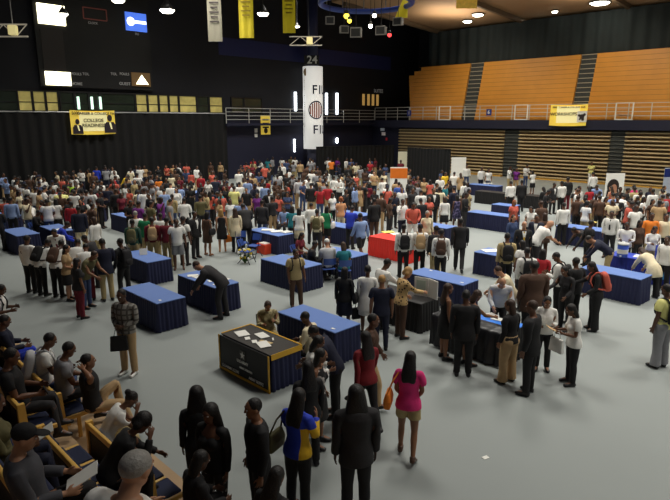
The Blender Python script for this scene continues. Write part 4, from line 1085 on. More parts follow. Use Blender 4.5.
def segs(sx):
    J = JT[sx]; out = {'pelvis': ((-.08, 0, .93), (.08, 0, .93), .13), 'spine': ((0, 0, 1.03), (0, 0, 1.15), .13), 'chest': ((-.1, 0, 1.33), (.1, 0, 1.33), .13), 'neck': ((0, .015, 1.47), (0, .01, 1.53), .055), 'head': ((0, -.01, 1.60), (0, -.01, 1.72), .09)}
    for n in 'LR':
        wr, el = J['wr' + n], J['el' + n]; d = (wr - el) / np.linalg.norm(wr - el)
        out['ua' + n] = (J['sh' + n], el, .05); out['fa' + n] = (el, wr, .042); out['hd' + n] = (wr + d * .02, wr + d * .17, .04)
        out['th' + n] = (J['hip' + n] - np.array((0, 0, .06)), J['kn' + n], .085); out['sn' + n] = (J['kn' + n], J['an' + n], .058); out['ft' + n] = (J['an' + n] + (0, .03, -.03), J['to' + n], .05)
    return out
def weights(sx, key, co):
    W = np.zeros((len(co), len(BONES)))
    if key.startswith('hair') or key in ('brim', 'cap', 'headfit'):
        k = smooth01(co[:, 2], 1.40, 1.56); W[:, BI['head']] = k; W[:, BI['chest']] = 1 - k; return W
    if key == 'chestfit': W[:, BI['chest']] = 1; return W
    for b, (p, q, r) in segs(sx).items():
        p, q = np.array(p, float), np.array(q, float); d = q - p
        t = np.clip(((co - p) @ d) / (d @ d), 0, 1); dist = np.linalg.norm(co - (p + t[:, None] * d), axis=1) / r
        w = np.maximum(dist, .35) ** -7.0
        s = 1 if b[-1] == 'L' else -1
        if b[:-1] in ('ua', 'fa', 'hd'): w = w * smooth01(co[:, 0] * s, .05, .14)
        if b[:-1] in ('th', 'sn', 'ft'): w = w * smooth01(co[:, 0] * s, -.03, .03)
        W[:, BI[b]] = w
    if key in ('K', 'd', 'g'):
        low = smooth01(1.0 - co[:, 2], .0, .12)[:, None]; soft = np.zeros_like(W)
        soft[:, BI['pelvis']] = .5; sL = smooth01(co[:, 0], -.12, .12)
        soft[:, BI['thL']] = .5 * sL; soft[:, BI['thR']] = .5 * (1 - sL)
        W /= W.sum(1, keepdims=True); W = W * (1 - low) + soft * low
    return W / W.sum(1, keepdims=True)

def rx(a): c, s = math.cos(a), math.sin(a); return np.array(((1, 0, 0), (0, c, -s), (0, s, c)))
def rz_(a): c, s = math.cos(a), math.sin(a); return np.array(((c, -s, 0), (s, c, 0), (0, 0, 1)))
def ry_(a): c, s = math.cos(a), math.sin(a); return np.array(((c, 0, s), (0, 1, 0), (-s, 0, c)))
def rmin(a, b):
    a = a / np.linalg.norm(a); b = np.array(b, float); b = b / np.linalg.norm(b); v = np.cross(a, b); c = a @ b
    if c < -.999: return -np.eye(3)
    K = np.array(((0, -v[2], v[1]), (v[2], 0, -v[0]), (-v[1], v[0], 0))); return np.eye(3) + K + K @ K / (1 + c)
D = math.radians
# pose: lean = (pelvis, spine, chest, head) forward bend in degrees, twist; arm dirs (upper, fore) left/right; leg dirs (thigh, shin), foot pitch
AL0, AR0 = ((.16, .03, -1), (.06, -.22, -1)), ((-.16, .03, -1), (-.06, -.22, -1))
LG0 = ((.03, -.01, -1), (.02, .03, -1))
def P(lean=(0, 2, 0, 4), tw=0, hy=0, aL=AL0, aR=AR0, lL=LG0, lR=((-.03, -.01, -1), (-.02, .03, -1)), fL=0, fR=0, roll=0): return dict(lean=lean, tw=tw, hy=hy, aL=aL, aR=aR, lL=lL, lR=lR, fL=fL, fR=fR, roll=roll)
POSES = {
 's': P(),
 'v': P(lean=(0, 1, 2, 10), hy=18, aL=((.22, .1, -1), (.1, -.3, -.9)), aR=((-.14, -.02, -1), (.0, -.3, -1)), lL=((.10, -.05, -1), (.05, .05, -1)), lR=((-.05, .0, -1), (.0, .03, -1))),
 'c': P(lean=(0, 2, 0, 12), aL=((.2, -.05, -1), (-.62, -.6, -.25)), aR=((-.2, -.05, -1), (.62, -.6, -.35))),
 'h': P(lean=(0, 4, 2, 22), aL=((.18, -.15, -1), (-.3, -.9, .12)), aR=((-.18, -.15, -1), (.3, -.9, .08))),
 'p': P(lean=(0, 1, 0, 6), hy=-12, aR=((-.3, -.45, -.8), (.22, -.35, .95)), aL=((.18, .05, -1), (.0, -.35, -1))),
 'r': P(lean=(0, 8, 6, 14), aR=((-.15, -.7, -.7), (.05, -.95, -.25)), aL=((.2, -.1, -1), (-.1, -.7, -.55))),
 'x': P(lean=(0, 0, 0, 4), aL=((.25, -.12, -1), (-.95, -.38, .1)), aR=((-.25, -.12, -1), (.95, -.42, .05))),
 'k': P(lean=(0, 0, 0, 3), aL=((.55, .18, -.8), (-.6, -.4, -.55)), aR=((-.55, .18, -.8), (.6, -.4, -.55)), lL=((.14, -.02, -1), (.06, .03, -1)), lR=((-.14, -.02, -1), (-.06, .03, -1))),
 'w': P(lean=(1, 3, 0, 3), tw=8, aL=((.14, .34, -1), (.08, .05, -1)), aR=((-.14, -.3, -1), (-.04, -.55, -.85)), lL=((.03, -.34, -1), (.02, -.02, -1)), lR=((-.03, .26, -1), (-.02, .62, -1)), fR=38, fL=-8),
 'W': P(lean=(1, 3, 0, 3), tw=-8, aR=((-.14, .34, -1), (-.08, .05, -1)), aL=((.14, -.3, -1), (.04, -.55, -.85)), lR=((-.03, -.34, -1), (-.02, -.02, -1)), lL=((.03, .26, -1), (.02, .62, -1)), fL=38, fR=-8),
 'b': P(lean=(32, 22, 10, -6), aL=((.2, -.45, -.9), (-.05, -.55, -.85)), aR=((-.2, -.45, -.9), (.05, -.55, -.85)), lL=((.1, -.12, -1), (.04, .1, -1)), lR=((-.1, .02, -1), (-.04, .12, -1))),
 'n': P(lean=(14, 14, 6, 4), aL=((.2, -.4, -.9), (-.2, -.85, -.4)), aR=((-.2, -.4, -.9), (.2, -.8, -.5))),
 'f': P(lean=(0, 4, 2, 18), aL=((.2, -.1, -1), (-.42, -.75, -.5)), aR=((-.2, -.1, -1), (.42, -.75, -.5)), lL=((.09, -.10, -1), (.05, .06, -1)), lR=((-.07, .04, -1), (-.03, .08, -1))),
 'q': P(lean=(0, 2, 0, 12), hy=15, aL=((.2, -.35, -.85), (-.3, -.4, .85)), aR=((-.2, -.3, -.9), (.35, -.62, .6))),
 'i': P(lean=(-4, 8, 8, 12), aL=((.2, -.3, -.95), (-.25, -.9, -.3)), aR=((-.2, -.3, -.95), (.25, -.9, -.3)), lL=((.16, -1, -.02), (.02, -.08, -1)), lR=((-.16, -1, -.02), (-.02, -.08, -1))),
 'I': P(lean=(10, 20, 12, 4), aL=((.15, -.5, -.85), (-.3, -.8, -.45)), aR=((-.1, -.55, -.8), (.35, -.3, .9)), lL=((.2, -1, .0), (.02, .05, -1)), lR=((-.18, -1, .0), (-.02, .08, -1))),
 'e': P(lean=(-10, 6, 6, -2), aL=((.85, -.05, .45), (-.92, .3, .22)), aR=((-.85, -.05, .45), (.92, .3, .22)), lL=((.25, -.9, .42), (.05, -.15, -1)), lR=((-.22, -1, -.02), (-.05, -.3, -1))),
 'm': P(lean=(2, 8, 8, 22), aL=((.18, -.6, -.8), (-.35, -.75, .45)), aR=((-.18, -.5, -.85), (.3, -.9, .25)), lL=((.16, -1, -.02), (.02, -.12, -1)), lR=((-.16, -1, -.02), (-.02, -.12, -1))),
 'z': P(lean=(0, 3, 0, 14), aL=((.14, -.1, -1), (-.42, -.5, -.8)), aR=((-.14, -.1, -1), (.42, -.5, -.8)), lL=((.05, -.24, -1), (.02, .0, -1)), lR=((-.05, .16, -1), (-.02, .42, -1)), fR=22),
 'u': P(lean=(-8, 0, 4, 22), aL=((.2, -.3, -.95), (-.25, -.9, -.1)), aR=((-.2, -.3, -.95), (.25, -.9, -.1)), lL=((.16, -1, -.02), (.02, -.12, -1)), lR=((-.16, -1, -.02), (-.02, -.12, -1))),
}
SEATED = set('iIemu')
_pose = {}
def pose_mats(sx, code):
    if (sx, code) in _pose: return _pose[(sx, code)]
    p = POSES[code]; J = JT[sx]; Rm, Tm, jp = {}, {}, {}
    def setb(b, R, j, pos): Rm[b] = R; Tm[b] = pos - R @ j; 
    Rp = rx(D(p['lean'][0])); setb('pelvis', Rp, J['pelvis'], J['pelvis'])
    def via(parent, j): return Rm[parent] @ j + Tm[parent]
    Rs = Rp @ rx(D(p['lean'][1])) @ rz_(D(p['tw'] * .5)); setb('spine', Rs, J['spine'], via('pelvis', J['spine']))
    Rc = Rs @ rx(D(p['lean'][2])) @ rz_(D(p['tw'] * .5)); setb('chest', Rc, J['chest'], via('spine', J['chest']))
    Rn = Rc @ rx(D(p['lean'][3] * .4)) @ rz_(D(p['hy'] * .4)); setb('neck', Rn, J['neck'], via('chest', J['neck']))
    Rh = Rn @ rx(D(p['lean'][3] * .6)) @ rz_(D(p['hy'] * .6)); setb('head', Rh, J['head'], via('neck', J['head']))
    for n in 'LR':
        a = p['a' + n]
        ru = J['el' + n] - J['sh' + n]; R1 = rmin(Rc @ ru, a[0]) @ Rc; setb('ua' + n, R1, J['sh' + n], via('chest', J['sh' + n]))
        rf = J['wr' + n] - J['el' + n]; R2 = rmin(R1 @ rf, a[1]) @ R1; setb('fa' + n, R2, J['el' + n], via('ua' + n, J['el' + n]))
        setb('hd' + n, R2, J['wr' + n], via('fa' + n, J['wr' + n])); jp['hand' + n] = via('fa' + n, J['wr' + n]) + R2 @ rf / np.linalg.norm(rf) * .09
        l = p['l' + n]; rt = J['kn' + n] - J['hip' + n]; R3 = rmin(rt, l[0]); setb('th' + n, R3, J['hip' + n], via('pelvis', J['hip' + n]))
        rs = J['an' + n] - J['kn' + n]; R4 = rmin(R3 @ rs, l[1]) @ R3; setb('sn' + n, R4, J['kn' + n], via('th' + n, J['kn' + n]))
        setb('ft' + n, rx(D(p['f' + n])), J['an' + n], via('sn' + n, J['an' + n]))
    M = np.zeros((len(BONES), 3, 4))
    for b in BONES: M[BI[b], :, :3] = Rm[b]; M[BI[b], :, 3] = Tm[b]
    zmin = 1e9
    for n in 'LR':
        co, fs, W = rest(sx, 'shoe' + n, 1); zmin = min(zmin, lbs(co, W, M)[:, 2].min())
    off = np.array((0, 0, -zmin + .002))
    cen = np.zeros(3)
    if code in SEATED: cen[1] = 0
    M[:, :, 3] += off
    jp = {k: v + off for k, v in jp.items()}
    jp['headc'] = M[BI['head'], :, :3] @ np.array((0, -.01, 1.66)) + M[BI['head'], :, 3]
    jp['headtop'] = M[BI['head'], :, :3] @ np.array((0, 0, 1.77)) + M[BI['head'], :, 3]
    jp['hip'] = M[BI['pelvis'], :, :3] @ np.array((0, 0, .92)) + M[BI['pelvis'], :, 3]
    _pose[(sx, code)] = (M, jp)
    return _pose[(sx, code)]
def lbs(co, W, M):
    A = np.einsum('vb,bij->vij', W, M)
    return np.einsum('vij,vj->vi', A[:, :, :3], co) + A[:, :, 3]
_baked = {}
def baked(sx, key, code, lod, raw=None):
    k = (sx, key, code, lod)
    if k not in _baked:
        M, jp = pose_mats(sx, code)
        if raw is None: co, fs, W = rest(sx, key, lod)
        else: co, fs, W = raw
        v = lbs(co, W, M)
        me = bpy.data.meshes.new(key); me.from_pydata([tuple(p) for p in v], [], fs); me.update()
        me.polygons.foreach_set('use_smooth', [True] * len(me.polygons))
        me.materials.append(None)
        if key == 'body' and not lod:
            at_ = me.attributes.new('tint', 'FLOAT', 'POINT')
            c = co; lips = np.exp(-(((c[:, 0] / .024) ** 2 + ((c[:, 1] + .104) / .016) ** 2 + ((c[:, 2] - 1.588) / .011) ** 2)))
            brow = np.exp(-((((np.abs(c[:, 0]) - .034) / .02) ** 2 + ((c[:, 1] + .10) / .02) ** 2 + ((c[:, 2] - 1.692) / .007) ** 2)))
            at_.data.foreach_set('value', (lips * .8 + brow * .9).astype(np.float32))
        _baked[k] = me
    return _baked[k]
def obj_of(name, me, m, parent):
    o = bpy.data.objects.new(name, me); COL.objects.link(o)
    if parent is not None: o.parent = parent
    s = o.material_slots[0]; s.link = 'OBJECT'; s.material = m
    return o
# ---- wardrobe
RGB = dict(white=(236, 234, 228), cream=(226, 212, 178), black=(24, 23, 25), charcoal=(40, 38, 40), navy=(24, 28, 50), blue=(56, 90, 170), lightblue=(140, 162, 206), royal=(34, 60, 190), red=(168, 28, 38), darkred=(122, 20, 30), maroon=(112, 24, 40), pink=(228, 48, 124),
           orange=(240, 132, 40), coral=(206, 96, 78), yellow=(240, 198, 44), lime=(180, 226, 60), paleyellow=(240, 236, 150), green=(26, 130, 84), darkgreen=(34, 72, 54), teal=(30, 118, 128), purple=(112, 36, 124), grey=(142, 142, 146), khaki=(178, 158, 112),
           tan=(186, 154, 112), brown=(78, 54, 40), denim=(58, 74, 112), olive=(98, 92, 58), gold=(210, 170, 60), darkgrey=(74, 74, 80), peach=(224, 160, 112), lightgrey=(196, 196, 198))
PAT = dict(plaid=('grey plaid', (150, 146, 138), 'plaid', (92, 86, 80)), leopard=('leopard-print', (214, 178, 120), 'spots', (60, 40, 26)), camo=('tan camouflage', (176, 164, 124), 'blotch', (128, 116, 80)), bluegold=('royal blue and yellow', (40, 66, 196), 'side', (236, 190, 40)),
           print=('black and white printed', (30, 28, 30), 'blotch', (214, 205, 200)), stripe=('grey and white striped', (150, 150, 152), 'vstripe', (90, 90, 96)), floral=('dark floral', (44, 44, 76), 'blotch', (110, 100, 140)), patterned=('patterned grey and white', (60, 58, 60), 'spots', (176, 172, 168)))
NICE = dict(lightblue='light blue', paleyellow='pale yellow', darkgreen='dark green', royal='royal blue', denim='blue denim', darkred='dark red', darkgrey='dark grey', navy='navy', lightgrey='light grey')
def cname(c): return PAT[c][0] if c in PAT else NICE.get(c, c)
def fabric(c):
    if c in PAT:
        n, a, p, b = PAT[c]; return mat('fabric_' + c, a, rough=.8, noise=.1, scale=14, bump=.25, pattern=p, rgb2=b)
    return mat('fabric_' + c, RGB[c], rough=.82, noise=.14, scale=9, bump=.3)
SK = [(70, 44, 32), (92, 60, 42), (112, 74, 52), (140, 96, 68), (186, 136, 104), (214, 168, 138)]
def skin(i):
    key = ('skin', i)
    if key in _mats: return _mats[key]
    m = mat('skin_%d' % i, SK[i], rough=.5, noise=.06, scale=20)
    nt = m.node_tree; N, Lk = nt.nodes, nt.links; b = N['Principled BSDF']; src = b.inputs['Base Color'].links[0].from_socket
    at_ = N.new('ShaderNodeAttribute'); at_.attribute_name = 'tint'
    mx = N.new('ShaderNodeMix'); mx.data_type = 'RGBA'; mx.inputs[7].default_value = lin((70, 30, 28)) + (1,)
    Lk.new(at_.outputs['Fac'], mx.inputs[0]); Lk.new(src, mx.inputs[6]); Lk.new(mx.outputs[2], b.inputs['Base Color'])
    _mats[key] = m; return m
HC = dict(k=(24, 19, 17), n=(58, 38, 26), d=(178, 136, 80), g=(150, 146, 140), r=(150, 80, 36))
def hairm(c): return mat('hair_' + c, HC[c], rough=.55, noise=.3, scale=30, bump=.5)
TOPN = dict(t='T-shirt', l='shirt', j='suit jacket', n='sleeveless top', d='sleeveless dress', g='long gown', w='long coat', v='low-necked top')
TOPO = dict(t='t_shirt', l='shirt', j='suit_jacket', n='sleeveless_top', d='dress', g='gown', w='coat', v='low_necked_top')
BOTN = dict(T='trousers', J='jeans', W='wide trousers', S='shorts', K='skirt', H='shorts')
BOTO = dict(T='trousers', J='jeans', W='trousers', S='shorts', K='skirt', H='shorts')
m_eyew = mat('eye_white', (225, 222, 215), rough=.3, noise=.02); m_iris = mat('eye_iris', (30, 20, 14), rough=.3)
def eye_raw(s):
    vs, fs = uvsphere(8, 6); co = np.array([(v[0] * .0135 + s * .034, v[1] * .011 - .0925, v[2] * .011 + 1.667) for v in vs]); return co, fs, weights('M', 'headfit', co)
def strip_raw(sx, pts_l, pts_r):
    co = np.array(pts_l + pts_r, float); n = len(pts_l)
    return co, [(i, i + 1, n + i + 1, n + i) for i in range(n - 1)], weights(sx, 'strip', co)
def front_y(sx, x, z, infl):
    rows = SEX[sx]['torso']; zs = [r[0] for r in rows]; rx_, ry, cy = [float(np.interp(z, zs, [r[i] for r in rows])) for i in (1, 2, 3)]
    return cy - (ry + infl) * math.sqrt(max(.05, 1 - (x / (rx_ + infl)) ** 2))
def vfront_raw(sx, infl):
    co, fs = [], []; zs = np.linspace(1.13, 1.46, 9)
    for z in zs:
        wd = .008 + .062 * (z - 1.13) / .33
        for t in np.linspace(-1, 1, 7): co.append((t * wd, front_y(sx, t * wd, min(z, 1.43), infl) - .004, z))
    for i in range(8):
        for j in range(6): fs.append((i * 7 + j, i * 7 + j + 1, (i + 1) * 7 + j + 1, (i + 1) * 7 + j))
    co = np.array(co); return co, fs, weights(sx, 'strip', co)
def tie_raw(sx, infl):
    co, fs = [], []
    rows = [(1.455, .016), (1.43, .022), (1.41, .014), (1.25, .026), (1.10, .034), (1.06, .004)]
    for z, wd in rows:
        for t in (-1, 1): co.append((t * wd, front_y(sx, 0, min(z, 1.43), infl) - .010, z))
    for i in range(len(rows) - 1): fs.append((i * 2, i * 2 + 1, i * 2 + 3, i * 2 + 2))
    co = np.array(co); return co, fs, weights(sx, 'strip', co)
def lapel_raw(sx, infl, s):
    co, fs = [], []
    for z in np.linspace(1.14, 1.46, 9):
        t = (z - 1.14) / .32; wi = .008 + .060 * t; wo = wi + .012 + .045 * math.sin(min(1, t * 1.25) * math.pi * .75)
        for x in (wi, wo): co.append((s * x, front_y(sx, x, min(z, 1.43), infl) - .009, z))
    for i in range(8): fs.append((i * 2, i * 2 + 1, i * 2 + 3, i * 2 + 2))
    co = np.array(co); return co, fs, weights(sx, 'strip', co)
def pack_raw(part):
    V = []
    if part == 'pack_body':
        rows = []
        for z, k in ((.98, .7), (1.0, .92), (1.08, 1.0), (1.25, 1.0), (1.36, .93), (1.42, .75), (1.45, .4)):
            ring = []
            for q in range(20):
                a = 2 * math.pi * q / 20; c, s = math.cos(a), math.sin(a); e = .55
                ring.append((.155 * k * math.copysign(abs(c) ** e, c), .225 + .085 * k * math.copysign(abs(s) ** e, s), z))
            rows.append(ring)
        co = [p for r in rows for p in r]; fs = [(i * 20 + k, i * 20 + (k + 1) % 20, (i + 1) * 20 + (k + 1) % 20, (i + 1) * 20 + k) for i in range(6) for k in range(20)] + [tuple(range(20))[::-1], tuple(range(120, 140))]
        return np.array(co), fs
    if part == 'front_pocket':
        mb = MB().ball((0, .305, 1.10), (.11, .03, .09), 14); return np.array(mb.v), mb.f
    s = 1 if part == 'strap_l' else -1
    mb = MB().tube([(s * .08, .15, 1.40), (s * .095, .11, 1.475), (s * .105, .03, 1.505), (s * .11, -.09, 1.43), (s * .115, -.145, 1.32), (s * .14, -.12, 1.18), (s * .175, .02, 1.10), (s * .13, .15, 1.04)], .02, 8)
    return np.array(mb.v), mb.f
def place(o, loc, rz, sc):
    o.location = loc; o.rotation_euler = (0, 0, rz); o.scale = sc

def make_person(p):
    sx, code, lod = p['sex'], p['pose'], p['lod']
    jit = p['jit']
    o = obj_of('person', baked(sx, 'body', code, lod), skin(p['skin']), None)
    sc = (p['h'] / 1.765 * p['wide'], p['h'] / 1.765 * p['wide'], p['h'] / 1.765)
    place(o, p['loc'], math.radians(p['face']), sc)
    tag(o, p['label'], 'person', p['group'])
    tk, tc = p['top'].split('.')
    obj_of(TOPO[tk], baked(sx, tk, code, lod), fabric(tc), o)
    infl = {'j': .036, 'w': .034}.get(tk, .022)
    if tk == 'j' and not p.get('closed'):
        f = obj_of('shirt_front', baked(sx, 'vf', code, 0, vfront_raw(sx, infl)), fabric(p.get('vf', 'white')), o)
        if not lod:
            for s in (1, -1): obj_of('lapel', baked(sx, 'lap%d' % s, code, 0, lapel_raw(sx, infl, s)), fabric(tc), o)
    if p.get('tie'): obj_of('tie', baked(sx, 'tie' + tk, code, 0, tie_raw(sx, infl)), fabric(p['tie']), o)
    if p['bot'] != '-':
        bk, bc = p['bot'].split('.')
        obj_of(BOTO[bk], baked(sx, bk, code, lod), fabric(bc), o)
    if not lod:
        for n in 'LR': obj_of('shoe', baked(sx, 'shoe' + n, code, 0), mat('shoe_' + p['shoe'], RGB[p['shoe']], rough=.45, noise=.08), o)
        for s in (1, -1):
            e = obj_of('eye', baked('M' if False else sx, 'eye%d' % s, code, 0, eye_raw(s)), m_eyew, o)
    hk, hc = p['hair'][0], (p['hair'] + 'k')[1]
    if hk == 'c':
        cp = obj_of('cap', baked(sx, 'cap', code, lod), fabric(p.get('cap', 'navy')), o)
        obj_of('cap_brim', baked(sx, 'brim', code, lod), fabric(p.get('cap', 'navy')), cp)
    elif hk != 'o': obj_of('hair', baked(sx, 'hair' + hk, code, lod), hairm(hc), o)
    # things worn or held are things of their own
    M, jp = pose_mats(sx, code)
    who = p['who']
    if p.get('pack'):
        import re
        pl = '%s backpack worn by the %s' % (cname(p['pack']), re.sub(r' with (a )?(big )?\w+ backpack( straps)?', '', p['label']))
        t = thing('backpack', p.get('packlabel') or pl, 'backpack', (0, 0, 0), 0, 'backpacks')
        place(t, p['loc'], math.radians(p['face']), sc)
        for part in ('pack_body', 'front_pocket', 'strap_l', 'strap_r'):
            co, fs = pack_raw(part)
            obj_of({'strap_l': 'strap', 'strap_r': 'strap'}.get(part, part), baked(sx, part, code, 0, (co, fs, weights(sx, 'chestfit', co))), fabric(p['pack']), t)
    def held(name, label, cat, loc_local, mb_parts, grp=None, rot=(0, 0, 0)):
        t = thing(name, label, cat, (0, 0, 0), 0, grp)
        Mx = Matrix.Translation(Vector(p['loc'])) @ Matrix.Rotation(math.radians(p['face']), 4, 'Z') @ Matrix.Diagonal(Vector(sc + (1,))) @ Matrix.Translation(Vector(loc_local))
        t.matrix_world = Mx @ Matrix.Rotation(rot[2], 4, 'Z') @ Matrix.Rotation(rot[0], 4, 'X')
        for nm, mb, m, bev in mb_parts: mb.build(nm, m, t, bevel=bev)
        return t
    if p.get('bag'):                                   # shoulder bag: colour[,side]
        c, side = (p['bag'] + ',R').split(',')[:2]; s = 1 if side == 'L' else -1
        body = MB().add([(-.05, -.15, 0), (.05, -.15, 0), (.05, .15, 0), (-.05, .15, 0), (-.06, -.17, .14), (.06, -.17, .14), (.06, .17, .14), (-.06, .17, .14), (-.03, -.14, .27), (.03, -.14, .27), (.03, .14, .27), (-.03, .14, .27)],
                        [(0, 3, 2, 1), (0, 1, 5, 4), (1, 2, 6, 5), (2, 3, 7, 6), (3, 0, 4, 7), (4, 5, 9, 8), (5, 6, 10, 9), (6, 7, 11, 10), (7, 4, 8, 11), (8, 9, 10, 11)])
        strap = MB().tube([(0, -.13, .26), (-s * .08, -.06, .48), (-s * .15, -.0, .59), (-s * .08, .07, .48), (0, .13, .26)], .012, 6)
        held('shoulder_bag', p.get('baglabel') or '%s shoulder bag of the %s' % (cname(c), who), 'bag', (s * (SEX[sx]['sh'] + .15), .06, .88 if code not in SEATED else .6), [('bag_body', body, fabric(c), .03), ('strap', strap, fabric(c), 0)], 'shoulder bags')
    if p.get('tote'):                                  # bag carried in the hand: colour,side
        c, side = (p['tote'] + ',R').split(',')[:2]; hp = jp['hand' + side] 
        body = MB().add([(-.17, -.05, -.42), (.17, -.05, -.42), (.17, .05, -.42), (-.17, .05, -.42), (-.15, -.03, -.12), (.15, -.03, -.12), (.15, .03, -.12), (-.15, .03, -.12)], [(0, 3, 2, 1), (0, 1, 5, 4), (1, 2, 6, 5), (2, 3, 7, 6), (3, 0, 4, 7), (4, 5, 6, 7)])
        hd = MB().tube([(-.08, 0, -.12), (-.05, 0, 0), (.05, 0, 0), (.08, 0, -.12)], .01, 6)
        held('carrier_bag', p.get('totelabel') or '%s bag carried by the %s' % (cname(c), who), 'bag', hp, [('bag_body', body, fabric(c), .02), ('bag_handle', hd, fabric(c), 0)], 'carried bags', (0, 0, .5))
    if p.get('paper'):
        hp = (jp['handL'] + jp['handR']) / 2 + np.array((0, -.05, .03))
        t = MB().box((0, 0, 0), (.22, .30, .006))
        o2 = t.build('paper_sheet', m_paper if p['paper'] == 'white' else fabric(p['paper']))
        o2.matrix_world = Matrix.Translation(Vector(p['loc'])) @ Matrix.Rotation(math.radians(p['face']), 4, 'Z') @ Matrix.Diagonal(Vector(sc + (1,))) @ Matrix.Translation(Vector(hp)) @ Matrix.Rotation(math.radians(-28), 4, 'X')
        tag(o2, p.get('paperlabel') or '%s paper held by the %s' % (cname(p['paper']), who), 'paper', 'papers held in hand')
    if p.get('phone'):
        hp = jp['hand' + p['phone']]
        o2 = MB().box((0, 0, 0), (.065, .012, .13)).build('phone', m_black, bevel=.006)
        o2.matrix_world = Matrix.Translation(Vector(p['loc'])) @ Matrix.Rotation(math.radians(p['face']), 4, 'Z') @ Matrix.Diagonal(Vector(sc + (1,))) @ Matrix.Translation(Vector(hp + np.array((0, -.03, .04)))) @ Matrix.Rotation(math.radians(-25), 4, 'X')
        tag(o2, 'phone held by the %s' % who, 'phone', 'phones held in hand')
    return o
